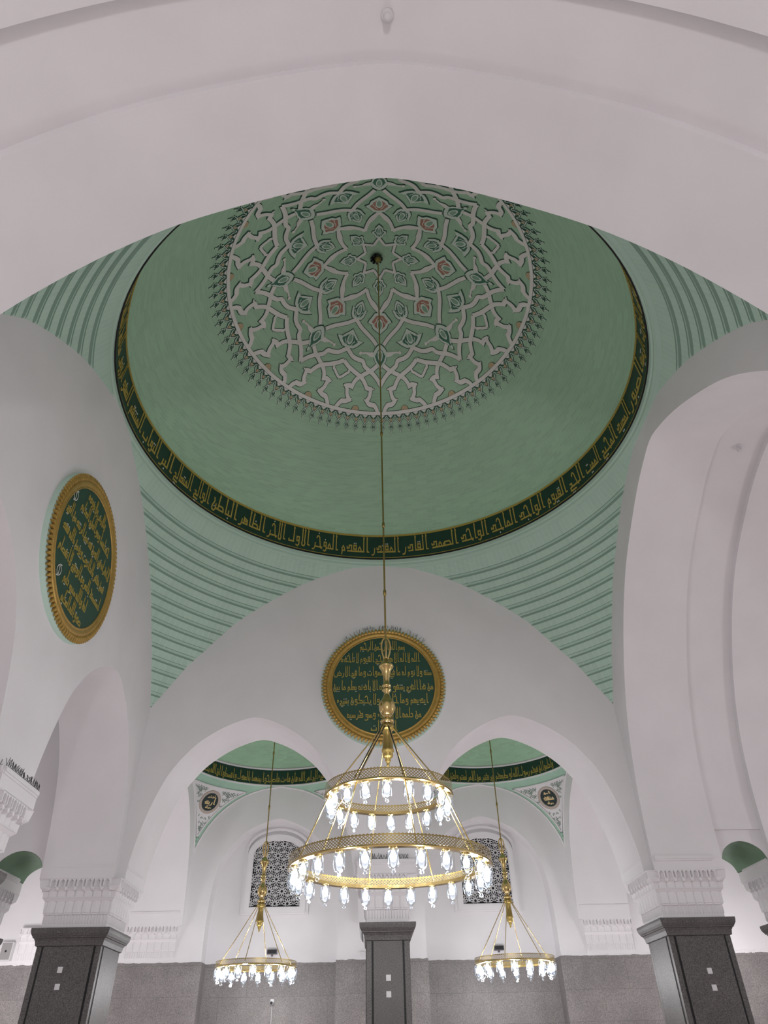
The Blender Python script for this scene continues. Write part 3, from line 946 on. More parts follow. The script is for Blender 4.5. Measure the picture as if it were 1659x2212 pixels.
def pillar(name, label, loc, hx, hy, dx, dy, nx, ny, group=None, ledge=False):
    """hx, hy half size of the granite shaft; dx, dy corbelling of the capital"""
    t = thing(name, label, 'pillar', loc, group)
    mb = MB(); mb.box(-hx, hx, -hy, hy, 0, 3.51); mb.build('shaft', GRAN, t)
    mb = MB(); g = MB()
    for ax in (0, 1):
        h, o = (hx, hy) if ax == 0 else (hy, hx)
        pw = h-0.13
        for s in (-1, 1):
            def bx(B, a, b, o0, o1, z0, z1):
                lo, hi = sorted((s*(o+o0), s*(o+o1)))
                if ax == 0: B.box(a, b, lo, hi, z0, z1)
                else: B.box(lo, hi, a, b, z0, z1)
            bx(mb, -pw+0.02, pw-0.02, -0.02, 0.014, 0.1, 3.50)
            for q in (-1, 1):
                bx(g, q*pw-0.022, q*pw+0.022, -0.02, 0.004, 0.1, 3.505)
    mb.build('facing_panel', GRAN, t); g.build('groove', BLACK, t)
    mb = MB()
    prof = [(0.0,3.50),(0.035,3.515),(0.04,3.55),(0.05,3.60),(0.075,3.645),(0.10,3.655),(0.10,3.672),(0.115,3.69),(0.14,3.735),(0.15,3.79),(0.15,3.83),(-0.2,3.835)]
    rows = [[(-hx-o,-hy-o,z),(hx+o,-hy-o,z),(hx+o,hy+o,z),(-hx-o,hy+o,z),(-hx-o,-hy-o,z)] for o, z in prof]
    mb.grid(rows, 0, False); mb.poly(rows[0][:-1])
    mb.build('cornice', GRAN, t)
    mb = MB(); z0, z1 = 3.83, ZC
    mb.box(-hx+0.01, hx-0.01, -hy+0.01, hy-0.01, z0, z1)
    ex, ey = hx+0.10, hy+0.10
    for s in (-1, 1):
        cap_face(mb, hx, nx, hy, dy, lambda u, o, z: (u, s*o, z), z0, z1)
        cap_face(mb, hy, ny, hx, dx, lambda u, o, z: (s*o, u, z), z0, z1)
    if ledge: mb.box(-hx-dx, hx+dx, -hy-dy, hy+dy, z1-0.004, 5.0)
    mb.build('capital', WHITE, t)
    mb = MB()                  # impost moulding on the corbelled faces
    for s in (-1, 1):
        for (h, o, d, ax) in (((hx+dx if ledge else hx), hy, dy, 0), ((hy+dy if ledge else hy), hx, dx, 1)):
            for (k, za, zb) in ((0.018,4.93,4.965),(0.035,4.965,5.02),(0.02,5.02,5.04)):
                lo, hi = sorted((s*(o+d-0.1), s*(o+d+k)))
                if ax == 0: mb.box(-h+0.02, h-0.02, lo, hi, za, zb)
                else: mb.box(lo, hi, -h+0.02, h-0.02, za, zb)
    mb.build('impost_moulding', WHITE, t)
    return t
G1 = 'granite pillars with stalactite capitals'
hc = 0.67
xc = 6.70
pL = pillar('pillar', 'square granite pillar with white stalactite capital at the left rear corner of the domed space', (-xc, xc, 0), hc, hc, 0.21, 0.21, 7, 7, G1)
dup(pL, (xc, xc, 0), 'square granite pillar with white stalactite capital at the right rear corner of the domed space', 0, G1)
dup(pL, (-9.60, xc, 0), 'granite pillar beyond the narrow arched gap, cut off by the left edge', 0, G1)
dup(pL, (9.63, xc, 0), 'granite pillar beyond the narrow arched gap, cut off by the right edge', 0, G1)
pC = pillar('pillar', 'slender granite pillar under the middle of the back wall, below the chandelier', (0.0, 6.68, 0), 0.455, 0.68, 0.20, 0.22, 5, 7, G1, True)
pM = pillar('pillar', 'pillar under the middle of the left wall, only its white capital showing', (-6.68, -0.08, 0), 0.68, 0.455, 0.24, 0.20, 7, 5, G1, True)

# small white square plates on the granite
def plate(loc, label):
    mb = MB(); mb.box(-0.05, 0.05, -0.012, 0.0, -0.052, 0.052)
    mb.box(-0.042, 0.042, -0.018, -0.012, -0.044, 0.044)
    o = mb.build('wall_plate', GREYP); o.location = loc
    return tag(o, label, 'plate', 'square plates on the pillars')
YF = xc-hc-0.016
for x, z, lb in ((-6.77,3.09,'upper square plate on the left granite pillar'),(-6.75,2.80,'lower square plate on the left granite pillar'),
                 (0.0,2.85,'upper white square plate on the middle granite pillar'),(0.0,2.57,'lower white square plate on the middle granite pillar'),
                 (6.72,2.87,'upper square plate on the right granite pillar'),(6.73,2.58,'lower square plate on the right granite pillar')):
    plate((x, 6.68-0.68-0.016 if x == 0 else YF, z), lb)

# corbels on the outer wall under the cross arches
def corbel(loc, n, hw, label, imp=True):
    t = thing('wall_corbel', label, 'corbel', loc, 'stalactite corbels on the outer wall')
    mb = MB(); cap_face(mb, hw, n, 0.02, 0.17, lambda u, o, z: (u, -o, z), 0.0, 0.88, False)
    mb.poly([(-hw,0,0),(hw,0,0),(hw,-.02,0),(-hw,-.02,0)])
    mb.build('stalactites', WHITE, t)
    if not imp: return t
    mb = MB(); mb.box(-hw-0.03, hw+0.03, -0.215, -0.1, 1.19, 1.23); mb.box(-hw-0.03, hw+0.03, -0.225, -0.1, 1.23, 1.255); mb.build('impost_moulding', WHITE, t)
    return t
zk = 3.87
corbel((-6.85, YW, zk), 7, 0.73, 'white stalactite corbel on the outer wall right of the left granite pillar')
corbel((6.85, YW, zk), 7, 0.73, 'white stalactite corbel on the outer wall left of the right granite pillar')
corbel((-10.0, YW, zk), 7, 0.73, 'white stalactite corbel on the outer wall left of the left granite pillar', False)
corbel((9.2, YW, zk), 7, 0.73, 'white stalactite corbel on the outer wall right of the right granite pillar', False)

# bird spikes on the ledges
def spikes(p0, p1, n, label):
    mb = MB()
    p0, p1 = Vector(p0), Vector(p1)
    for k in range(n):
        b = p0.lerp(p1, (k+random.uniform(.2,.8))/n)
        dr = (p1-p0).normalized()
        for s in (-1, 1):
            d = Vector((0,0,1)) + dr*s*random.uniform(.1,.5) + Vector((random.uniform(-.25,.25), random.uniform(-.25,.25), 0))
            mb.tube([b, b+d.normalized()*random.uniform(.08,.125)], 0.005, 4)
    d = (p1-p0).normalized()*0.0
    mb.tube([p0, p1], 0.008, 4)
    return tag(mb.build('bird_spikes', SPIKE), label, 'bird spikes', 'bird spikes on ledges')
spikes((-5.75,-0.72,5.045), (-5.75,0.56,5.045), 26, 'dark bird spikes along the ledge of the capital at the left edge')
spikes((-5.80,-0.73,5.045), (-6.9,-0.73,5.045), 16, 'dark bird spikes round the near corner of the capital at the left edge')
spikes((-0.5,5.80,5.045), (0.5,5.80,5.045), 20, 'dark bird spikes on the ledge above the middle pillar, seen through the chandelier')

# ------------------------------------------------------------------ small domed bays
BZ0, BZ1, BR = 8.84, 9.36, 2.70
BH = 2.65
BYC = (A+TH+YW)/2
SP2 = BR*BR; zcS = 6.03; RS = sqrt(14.96)
def rsm(z): return sqrt(max(0.01, RS*RS-(z-zcS)**2))
def small_bay(sx, words, a_right, a_left, lab, names):
    bx = sx*3.35
    ax = 2.66; ay = (YW-A-TH)/2+0.01
    c = (bx, BYC, 0)
    mb = MB()
    for qx, qy in ((1,1),(-1,1),(1,-1),(-1,-1)):
        rows = []
        for i in range(15):
            z = 8.80 - (8.80-6.62)*i/14
            r = rsm(z)
            a0, a1 = arc_limits(r, ax, ay)
            if a1 <= a0: a0 = a1 = (a0+a1)/2
            rows.append([(bx+qx*r*sin(a0+(a1-a0)*k/16), BYC+qy*r*cos(a0+(a1-a0)*k/16), z) for k in range(17)])
        mb.grid(rows, 0, True)
    mb.lathe([(2.80,8.70),(2.70,8.80),(2.72,8.84)], 72, c, 0, True)
    struct(mb.build('ceiling_bay_pendentives', GREEN_S))
    mb = MB()
    rows, uvr = [], []
    for i in range(21):
        t = i/20
        r, z = (BR-0.04)*cos(t*PI/2), BZ1+0.05+2.6*sin(t*PI/2)
        rows.append([(bx+r*sin(2*PI*k/72), BYC+r*cos(2*PI*k/72), z) for k in range(73)])
        uvr.append([(2*PI*k/72*2.7, t*4.2) for k in range(73)])
    mb.grid(rows, 0, True, uvr)
    struct(mb.build('ceiling_bay_dome', GREEN_B))
    mb = MB()
    mb.lathe([(BR+0.03,8.80),(BR-0.03,8.80),(BR-0.04,8.825),(BR-0.03,8.85),(BR+0.03,8.85)], 72, c, 0, False)
    mb.lathe([(BR+0.03,9.34),(BR-0.03,9.34),(BR-0.05,9.37),(BR-0.03,9.41),(BR+0.03,9.41)], 72, c, 0, False)
    # white beads along the wall arches of the pendentives
    for s, m2 in ((0,0),):
        for qx in (-1, 1):
            pts = []; pts2 = []
            for i in range(25):
                z = 8.80-(8.80-6.66)*(i/24)**1.3
                r = rsm(z)
                xx = sqrt(max(0, r*r-(YW-BYC)**2))
                if xx <= ax: pts.append((bx+qx*xx, YW-0.02, z))
                yy = sqrt(max(0, r*r-ax*ax))
                if yy <= ay: pts2.append((bx+qx*(ax-0.02), BYC+yy, z))
            if len(pts) > 2: mb.tube(pts, 0.03, 6)
            if len(pts2) > 2: mb.tube(pts2, 0.03, 6)
    struct(mb.build('trim_3', WHITE))
    t = thing('inscription_band', lab, 'inscription', (bx, BYC, BZ0))
    mb = MB(); mb.lathe([(BR,0.0),(BR,0.52)], 72); mb.build('band', BAND, t)
    mb = MB()
    def fn(u, v, o):
        r = BR-0.004-o; tt = rad(a_right)-u/BR
        return (r*sin(tt), r*cos(tt), 0.10+v)
    letters(mb, words, fn, width=rad(a_right-a_left)*BR, h=0.30, sw=0.095, thick=0.008)
    mb.build('lettering', [GOLDP, GOLDP], t)
    # carved panels on the two rear pendentives
    for qx, (l1, l2, main, sub) in zip((-1, 1), names):
        tp = thing('carved_panel', l1, 'carved panel', (bx, BYC, 0))
        def S(th, z, o):
            """th: angle from the diagonal"""
            r = rsm(z)-o
            a = qx*(PI/4+th)
            return (r*sin(a), r*cos(a), z)
        def lim(z, m):
            r = rsm(z); a0, a1 = arc_limits(r, ax, ay)
            return max(0.001, (a1-a0)/2-m/r)
        zt, zb = 8.60, 6.98
        zs = [zb+(zt-zb)*i/30 for i in range(31)]
        zs = [z for z in zs if lim(z, 0.13) > 0.0015]
        mb = MB()
        mb.grid([[S(lim(z,0.13)*(k/12-1), z, 0.02) for k in range(25)] for z in zs], 0, True)
        mb.build('panel', WHITE, tp)
        mb = MB()
        edge = [S(-lim(z,0.13), z, 0.035) for z in zs] + [S(lim(zs[-1],0.13)*(k/12-1), zs[-1], 0.035) for k in range(1,24)] + [S(lim(z,0.13), z, 0.035) for z in reversed(zs)]
        edge.append(edge[0])
        mb.tube(edge, 0.028, 6, 0, True)
        mb.build('border', WHITE, tp)
        # carved scrolls
        rc_z, rc_r = 8.22, 0.37
        mb = MB()
        def put(cx_, cz_, rr, rot, sg):
            pts = []
            for i in range(11):
                q = i/10; a = rot+sg*q*4.4; rho = rr*(1-0.75*q)
                pts.append((cx_+rho*cos(a), cz_+rho*sin(a)))
            r0 = rsm(cz_)
            L, R = ribbon2(pts, [0.026*(1.15-0.5*i/10) for i in range(11)])
            for i in range(10):
                mb.poly([S(L[i][0]/r0, L[i][1], .026), S(L[i+1][0]/r0, L[i+1][1], .026), S(R[i+1][0]/r0, R[i+1][1], .026), S(R[i][0]/r0, R[i][1], .026)])
        rnd = random.Random(3)
        z = 7.12; row = 0
        while z < 8.54:
            r = rsm(z); wlim = lim(z, 0.20)*r
            nx_ = int(wlim/0.105)
            for k in range(0 if nx_ == 0 else 1 if row % 2 else 0, nx_+1):
                x = (k-(0.5 if row % 2 else 0))*0.105
                if hypot(x, (z-rc_z)) < rc_r+0.05: continue
                for sg in ((1,-1) if x > 0.01 else (1,)):
                    put(sg*x, z, 0.050, rnd.uniform(-0.5, 0.5)+(0 if sg > 0 else PI), sg if row % 2 else -sg)
            z += 0.088; row += 1
        for (u, v) in ((0, 7.5), (0.55, 8.42), (-0.55, 8.42), (0, 7.25)):    # small rosettes
            if abs(u)/rsm(v) > lim(v, .3): continue
            for k in range(4):
                a = PI/2*k+PI/4
                put(u+0.05*cos(a), v+0.05*sin(a), 0.045, a+1.5, 1)
        mb.build('scroll_pattern', SCROLL, tp)
        # roundel with its lettering: flat disc tangent to the pendentive
        r0 = rsm(rc_z)
        o0 = Vector(S(0, rc_z, 0.0)); e = 1e-3
        du = (Vector(S(e, rc_z, 0))-o0).normalized()*qx*1.0
        dv = (Vector(S(0, rc_z+e, 0))-o0).normalized()
        nn = Vector((-o0.x, -o0.y, 0)).normalized()
        nn = (nn - dv*nn.dot(dv)).normalized()
        DD = lambda u, v, o: tuple(o0 + du*u + dv*v + nn*o)
        def ring(mb, prof, n=48):
            mb.grid([[DD(r*cos(2*PI*k/n), r*sin(2*PI*k/n), o) for k in range(n+1)] for r, o in prof], 0, True)
        mb = MB(); ring(mb, [(0.38,0.0),(0.38,0.05),(0.36,0.065),(0.34,0.05),(0.325,0.06),(0.31,0.045),(0.295,0.05),(0.285,0.03)]); rd = mb.build('roundel', TAUPE, tp); rd['label'] = l2
        mb = MB(); ring(mb, [(0.29,0.035),(0.001,0.035)]); mb.build('disc', INK, rd)
        mb = MB()
        tilt = -0.10*qx
        def rot(u, v): return (u*cos(tilt)-v*sin(tilt), u*sin(tilt)+v*cos(tilt))
        def ft(ur, v0):
            return lambda u, v, o: DD(*rot(ur-u, v0+v), 0.038+o)
        letters(mb, main, ft(0.19, -0.07), width=0.38, h=0.22, sw=0.13, thick=0.006, mdot=0)
        letters(mb, sub[0], ft(0.12, 0.14), width=0.25, h=0.085, sw=0.16, thick=0.006, mdot=0)
        letters(mb, sub[1], ft(0.11, -0.20), width=0.22, h=0.08, sw=0.16, thick=0.006, mdot=0)
        mb.build('lettering', CREAM, rd)
small_bay(-1, 'حتى تفيء الى امر الله فان فاءت فاصلحوا بينهما بالعدل واقسطوا ان الله يحب', 40.0, -62.0,
          'dark green band of gold Arabic lettering under the small dome left of the chandelier',
          [('white carved corner panel under the small left dome, beside its left wall', 'round dark name plaque on the left carved corner panel of the small left dome', 'اربد', ('ابن حمير', 'رضي الله')),
           ('white carved corner panel under the small left dome, half hidden by the big chandelier', 'round dark name plaque of the small left dome behind the arch beside the big chandelier', 'زيد', ('ابن', 'رضي الله'))])
small_bay(1, 'واعلموا ان فيكم رسول الله لو يطيعكم في كثير من الامر لعنتم ولكن الله', 60.0, -26.0,
          'dark green band of gold Arabic lettering under the small dome right of the chandelier',
          [('white carved corner panel under the small right dome, behind the big chandelier', 'round dark name plaque of the small right dome behind the big chandelier', 'عمر', ('ابن', 'رضي الله')),
           ('white carved corner panel under the small right dome, beside its right wall', 'round dark name plaque on the right carved corner panel of the small right dome', 'منقذ', ('ابن', 'رضي الله'))])

# ------------------------------------------------------------------ lattice windows in the blind arches
def lattice_window(nm, cx_):
    """window > frame, lattice, pane"""
    y = YW+ND-0.012
    zb, zs, hw = 5.30, 6.80, 0.80
    def archp(h, zsp, rise, n=16):
        return [(cx_+h*cos(PI*k/n), zsp+rise*sin(PI*k/n)) for k in range(n+1)]
    mb = MB()
    out = [(cx_+hw, zb)] + archp(hw, zs, 0.46) + [(cx_-hw, zb)]
    mb.poly([(a, y-0.01, b) for a, b in out])
    root = mb.build(nm, DARKP); struct(root)
    mb = MB()
    def mould(h0, h1, zsp0, r0, r1, d, zlow, zlow1):
        p0 = [(cx_+h0, zlow)] + archp(h0, zsp0, r0) + [(cx_-h0, zlow)]
        p1 = [(cx_+h1, zlow1)] + archp(h1, zsp0, r1) + [(cx_-h1, zlow1)]
        n = len(p0)
        for i in range(n):
            j = (i+1) % n
            a, b, c, e = p0[i], p0[j], p1[j], p1[i]
            mb.poly([(a[0],y-d,a[1]),(b[0],y-d,b[1]),(c[0],y-d,c[1]),(e[0],y-d,e[1])])
            mb.poly([(a[0],y-d,a[1]),(b[0],y-d,b[1]),(b[0],y,b[1]),(a[0],y,a[1])])
            mb.poly([(e[0],y-d,e[1]),(c[0],y-d,c[1]),(c[0],y,c[1]),(e[0],y,e[1])])
    mould(hw, hw+0.17, zs, 0.46, 0.62, 0.10, zb, zb-0.17)
    mould(hw+0.17, hw+0.27, zs+0.12, 0.62, 0.70, 0.05, zb-0.17, zb-0.2)
    mb.build('window_frame', WHITE, root)
    mb = MB()
    def inside(a, b):
        if b < zb or abs(a-cx_) > hw: return False
        if b <= zs: return True
        return ((a-cx_)/hw)**2+((b-zs)/0.46)**2 <= 1
    def strip(p, q, w_=0.013):
        if not (inside(*p) and inside(*q)): return
        L, R = ribbon2([p, q], w_)
        f = [(a, y-0.035, b) for a, b in (L[0], L[1], R[1], R[0])]; g = [(a, y-0.012, b) for a, b, in (L[0], L[1], R[1], R[0])]
        mb.poly(f)
        mb.poly([f[0],f[1],g[1],g[0]]); mb.poly([f[2],f[3],g[3],g[2]])
    s = 0.40
    for j in range(-1, 8):
        for i in range(-4, 5):
            ox, oz = cx_+(i+(0.5 if j % 2 else 0))*s, zb+0.1+j*s*0.866
            ring = lambda r, k, n, ph=0: (ox+r*cos(2*PI*k/n+ph), oz+r*sin(2*PI*k/n+ph))
            n = 10
            for k in range(n):
                strip(ring(.05,k,n), ring(.05,k+1,n))
                a = ring(.05,k,n); l = ring(.125,k-.42,n); r_ = ring(.125,k+.42,n); tip = ring(.175,k,n)
                strip(a, l); strip(a, r_); strip(l, tip); strip(r_, tip)
            for k in range(6):
                p = ring(.231, k, 6, PI/6)
                for q in (-.5, 0, .5):
                    strip(p, (ox+.17*cos(2*PI*k/6+PI/6+q*.7), oz+.17*sin(2*PI*k/6+PI/6+q*.7)), 0.013)
                strip(ring(.2,k-.14,6), ring(.2,k+.14,6), 0.013)
    # bounding bar
    for a, b in zip(out, out[1:]+out[:1]):
        L, R = ribbon2([a, b], 0.04)
        mb.poly([(p[0], y-0.036, p[1]) for p in (L[0], L[1], R[1], R[0])])
    mb.build('lattice', WHITE, root)
    return root
lattice_window('window_1', -3.36)
lattice_window('window_2', 3.40)

# ------------------------------------------------------------------ chandeliers
def lamp_meshes(k=1.0):
    g = MB()
    g.lathe([(.050*k,0.0),(.066*k,-.01*k),(.077*k,-.04*k),(.080*k,-.15*k),(.074*k,-.19*k),(.058*k,-.222*k),(.030*k,-.243*k),(.017*k,-.252*k),(.016*k,-.26*k),(.027*k,-.273*k),(.027*k,-.284*k),(.015*k,-.296*k),(.0005,-.299*k)], 18)
    b = MB()
    b.lathe([(.0005,-.165*k),(.024*k,-.157*k),(.043*k,-.128*k),(.046*k,-.09*k),(.034*k,-.058*k),(.020*k,-.042*k),(.018*k,-.03*k)], 14)
    s = MB()
    s.lathe([(.0005,-.032*k),(.020*k,-.032*k),(.020*k,-.005*k),(.055*k,-.003*k),(.058*k,.012*k),(.03*k,.03*k),(.0005,.032*k)], 14)
    return g, b, s

def ring_band(t, R, zlo, h, ncell, wdt):
    """gilded hoop: pierced lattice over a solid lip, a flat lower ring and an inner hoop"""
    mb = MB()
    mb.lathe([(R-wdt,zlo+0.045),(R-wdt,zlo),(R-0.0,zlo),(R+0.015,zlo+0.012),(R+0.008,zlo+0.03),(R-0.004,zlo+0.034),(R-0.006,zlo+0.006),(R-wdt+0.006,zlo+0.006),(R-wdt+0.006,zlo+0.045),(R-wdt,zlo+0.045)], 96, smooth=False)
    o = mb.build('hoop', BRASS, t)
    mb = MB()
    z0, z1 = zlo+0.03, zlo+h
    Q = lambda a, z, r: (r*cos(a), r*sin(a), z)
    da = 2*PI/ncell; rows_ = 3; dz = (z1-z0)/rows_
    wv = 0.16
    for k in range(ncell):
        for j in range(rows_):
            for sg in (1, -1):
                a0, a1 = (k, k+1) if sg > 0 else (k+1, k)
                p = [(a0*da-wv*da, z0+j*dz), (a0*da+wv*da, z0+j*dz), (a1*da+wv*da, z0+(j+1)*dz), (a1*da-wv*da, z0+(j+1)*dz)]
                mb.poly([Q(a, z, R) for a, z in p])
        # scalloped upper edge
        a = (k+.5)*da
        mb.poly([Q(k*da,z1-.006,R), Q((k+1)*da,z1-.006,R), Q((k+1)*da,z1+.004,R), Q(a,z1+.018,R), Q(k*da,z1+.004,R)])
    mb.build('pierced_lattice', BRASS_D, o)
    return o

def lamps(t, R, z, n, ph, meshes, k=1.0):
    g, b, s = meshes
    first = None
    for i in range(n):
        a = 2*PI*i/n+ph
        if first is None:
            gl = g.build('lamp', GLASS, t); bu = b.build('bulb', BULB, gl); so = s.build('socket', BRASS, gl)
            first = gl
        else:
            gl = first.copy(); C.objects.link(gl); gl.parent = t
            for ch in list(first.children):
                c = ch.copy(); C.objects.link(c); c.parent = gl
        gl.location = (R*cos(a), R*sin(a), z)

def lamp_lights(t, R, z, n, power, ph=0.3, rad_=0.07):
    for i in range(n):
        a = 2*PI*i/n+ph
        d = bpy.data.lights.new('lamp_light', 'POINT')
        d.energy = power; d.color = (1.0, 0.975, 0.975); d.shadow_soft_size = rad_
        o = bpy.data.objects.new('lamp_light', d); C.objects.link(o); o.parent = t
        o.location = (R*cos(a), R*sin(a), z)

def centre_piece(t, z_top, s=1.0):
    """hook, vase, ball, hub and drop; z_top: lower end of the rod; returns z of the hub"""
    mb = MB()
    for tw in (0.0, PI/2):
        pts = []
        for i in range(25):
            a = 2*PI*i/24
            x = 0.075*s*sin(a)*(1+0.25*cos(a)); zz = -0.20*s - 0.22*s*cos(a)*-1
            pts.append((x*cos(tw), x*sin(tw), z_top-0.2*s+0.21*s*cos(a)))
        mb.tube(pts, 0.016*s, 7, 0, True)
    mb.build('hook', BRASS, t)
    mb = MB()
    zz = z_top-0.40*s
    prof = [(.0005,.02),(.03,.01),(.045,-.03),(.075,-.06),(.125,-.13),(.13,-.15),(.12,-.165),(.085,-.22),(.06,-.30),(.05,-.40),(.055,-.47),(.075,-.49),(.08,-.51),(.05,-.53),(.05,-.55),(.078,-.57),(.08,-.59),(.045,-.62),(.05,-.67),(.075,-.73),(.112,-.78),(.132,-.83),(.138,-.88),(.132,-.93),(.112,-.98),(.08,-1.02),(.05,-1.05),(.05,-1.07),(.10,-1.10),(.118,-1.13),(.10,-1.16),(.07,-1.18),(.07,-1.20)]
    mb.lathe([(r*s, zz+z*s) for r, z in prof], 28)
    mb.build('finial', BRASS, t)
    mb = MB()
    prof = [(.0005,-1.19),(.11,-1.19),(.115,-1.21),(.115,-1.25),(.10,-1.27),(.075,-1.29),(.075,-1.40),(.09,-1.58),(.10,-1.60),(.10,-1.63),(.078,-1.645),(.085,-1.69),(.075,-1.72),(.045,-1.745),(.05,-1.77),(.03,-1.80),(.02,-1.83),(.028,-1.85),(.0005,-1.875)]
    mb.lathe([(r*s, zz+z*s) for r, z in prof], 24)
    mb.build('hub', BRASS_D, t)
    return zz-1.24*s

def top_rod(t, z_top, z_bot, r=0.017):
    mb = MB()
    mb.tube([(0,0,z_bot),(0,0,z_top)], r, 8)
    for z in (z_bot+1.0, z_bot+2.6, z_bot+5.2):
        if z < z_top-0.6: mb.lathe([(r,z-.06),(r*1.7,z-.05),(r*1.7,z+.05),(r,z+.06)], 10)
    mb.build('hanging_rod', BRASS_D, t)

GL = lamp_meshes(1.0)
CHX = -0.10
ch = thing('chandelier', 'large two-tier brass chandelier with glass lamps hanging from the main dome', 'chandelier', (CHX, 0, 0))
top_rod(ch, 19.75, 7.42)
mb = MB(); mb.lathe([(.0005,19.60),(.05,19.62),(.10,19.70),(.11,19.78),(.10,19.84),(.0005,19.86)], 20); mb.build('ceiling_cup', BRASS_D, ch)
mb = MB()
for k in range(9):
    a = 2*PI*k/9
    mb.tube([(0.05*cos(a),0.05*sin(a),19.84),(0.13*cos(a)-.03,0.13*sin(a),19.78),(0.15*cos(a)-.05,0.12*sin(a),19.70)], 0.04, 6)
mb.build('cable_bundle', BLKP, ch)
zh = centre_piece(ch, 7.46, 1.0)
ring_band(ch, 0.985, 4.71, 0.155, 120, 0.10)
ring_band(ch, 1.475, 3.71, 0.145, 180, 0.105)
for k in range(8):
    a = 2*PI*k/8+0.23
    mb = MB()
    p = [(.10*cos(a), .10*sin(a), zh), (.90*cos(a), .90*sin(a), 4.78), (1.37*cos(a), 1.37*sin(a), 3.76)]
    mb.tube(p, 0.0105, 6)
    mb.build('stay_rod', BRASS, ch)
for k, dx_ in ((5, .02), (6, -.02), (5, -.025)):
    a = 2*PI*k/8+0.23+dx_*1.5
    mb = MB(); mb.tube([(.105*cos(a)+dx_, .105*sin(a), zh+.02), (.62*cos(a), .62*sin(a)-.01, 5.20), (.92*cos(a), .92*sin(a), 4.80)], 0.008, 6)
    mb.build('power_cable', BLKP, ch)
lamps(ch, 0.915, 4.70, 18, -PI/2-rad(3.3), GL)
lamps(ch, 1.40, 3.70, 24, -PI/2, GL)
lamp_lights(ch, 0.915, 4.44, 6, P_MAIN_UP)
lamp_lights(ch, 1.40, 3.44, 8, P_MAIN_LOW)

def small_chandelier(x, label, ph):
    t = thing('chandelier', label, 'chandelier', (x, BYC, 0), 'one-tier brass chandeliers')
    top_rod(t, 12.0, 6.40, 0.016)
    z_h = centre_piece(t, 6.46, 0.98)
    ring_band(t, 1.04, 3.42, 0.13, 130, 0.10)
    for k in range(6):
        a = 2*PI*k/6+ph
        mb = MB(); mb.tube([(.10*cos(a), .10*sin(a), z_h), (.95*cos(a), .95*sin(a), 3.50)], 0.010, 6); mb.build('stay_rod', BRASS, t)
    lamps(t, 0.97, 3.42, 16, ph+.1, lamp_meshes(1.15))
    lamp_lights(t, 0.97, 3.12, 6, P_SMALL)
small_chandelier(-3.33, 'one-tier brass chandelier with glass lamps under the small left dome', 0.35)
small_chandelier(3.43, 'one-tier brass chandelier with glass lamps under the small right dome', 0.1)

# lamps of the neighbouring bays out of view
def bay_light(x, y, z, p):
    d = bpy.data.lights.new('bay_lamp', 'POINT'); d.energy = p; d.color = (1.0, 0.965, 0.97); d.shadow_soft_size = 0.5
    o = bpy.data.objects.new('bay_lamp', d); C.objects.link(o); o.location = (x, y, z)
bay_light(0, -17.5, 4.0, P_NEAR*5)
bay_light(17.5, 0, 4.0, P_NEAR*2)
for x, y, q in ((-10.3, 3.3, 0.22), (-10.3, -3.3, 0.22), (-10.2, 10.3, 1.0), (10.2, 10.3, 1.0)): bay_light(x, y, 3.2, P_NEAR*q)

# ------------------------------------------------------------------ small fittings
def detector(loc, axis, label):
    t = thing('smoke_detector', label, 'smoke detector', loc, 'ceiling detectors')
    mb = MB(); mb.lathe([(.085,0.0),(.085,-.03),(.07,-.045),(.0005,-.046)], 20); mb.build('base', GREYP, t)
    mb = MB(); mb.lathe([(.055,-.04),(.055,-.13),(.05,-.15),(.03,-.155),(.025,-.165),(.0005,-.167)], 18); mb.build('sensor_head', GREYP, t)
    return t
detector((-0.15, -7.97, 12.60), 0, 'small white detector on the soffit at the top of the photo')
detector((8.2, 0.35, 12.58), 0, 'small white detector on the soffit of the arch on the right')

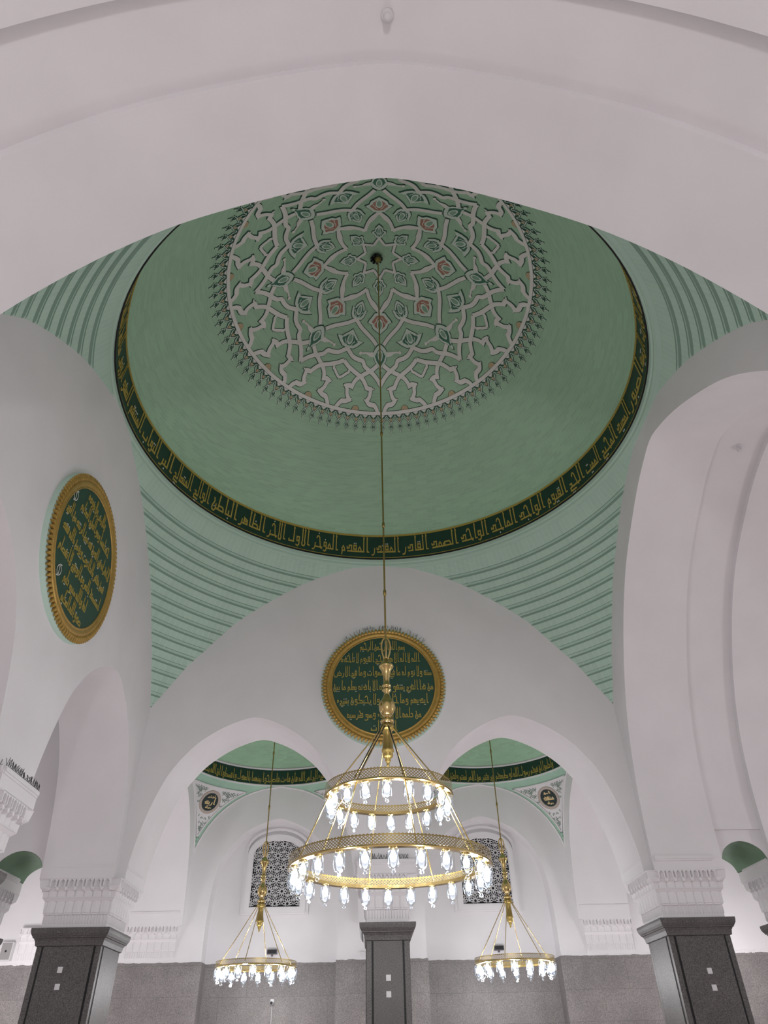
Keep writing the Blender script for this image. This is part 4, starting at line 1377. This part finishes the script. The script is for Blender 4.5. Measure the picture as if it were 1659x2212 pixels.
sp = thing('wall_speaker', 'grey box speaker on the white wall left of the left pillar', 'speaker', (-11.02, YW, 4.17))
mb = MB(); mb.box(-.165, .165, -.17, 0, -.23, .23); mb.build('housing', GREYP, sp)
mb = MB(); mb.box(-.145, .145, -.18, -.17, -.21, .21); mb.build('grille_panel', plain('speaker_grille', (.3,.29,.29), .7), sp)
mb = MB(); mb.lathe([(.03,-.17),(.03,-.185),(.02,-.19),(.0005,-.19)], 12, axis='y'); mb.build('badge', BLKP, sp)

cc = thing('security_camera', 'white security camera on the stone wall under the small left chandelier', 'security camera', (-3.22, YW+ND-0.03, 2.84))
mb = MB(); mb.box(-.05, .05, -.05, 0, -.02, .10); mb.build('mount', GREYP, cc)
mb = MB(); mb.lathe([(.0005,-.22),(.045,-.22),(.05,-.2),(.05,-.05),(.03,-.04)], 16, (0,0,0), 0, True, 'y'); mb.build('body', GREYP, cc)
mb = MB(); mb.lathe([(.0005,-.228),(.036,-.228),(.04,-.222)], 16, (0,0,0), 0, True, 'y'); mb.build('lens', BLKP, cc)
mb = MB(); mb.tube([(0,-.01,-.02),(.005,-.008,-1.0),(0,-.008,-2.8)], 0.007, 6); mb.build('cable', GREYP, cc)

for x, lb in ((-3.32, 'dark spotlight on the ledge behind the small left chandelier'), (3.58, 'dark spotlight on the ledge behind the small right chandelier')):
    t = thing('spotlight', lb, 'spotlight', (x, YW+ND-0.03, 4.10), 'spotlights above the stone dado')
    mb = MB(); mb.box(-.15, .15, -.13, 0, -.05, .07); mb.build('housing', GREYD, t)
    mb = MB(); mb.box(-.13, .13, -.136, -.13, -.035, .055); mb.build('lens', BLKP, t)
    mb = MB(); mb.box(-.03, .03, -.05, 0.0, -.1, -.05); mb.build('bracket', GREYD, t)

mb = MB(); mb.box(-.08, .08, -.05, 0, -.06, .06); mb.box(-.07, .07, -.058, -.05, -.05, .05)
o = mb.build('junction_box', GREYP); o.location = (-0.57, YW, 3.97)
tag(o, 'small white junction box on the wall left of the middle pillar', 'junction box')
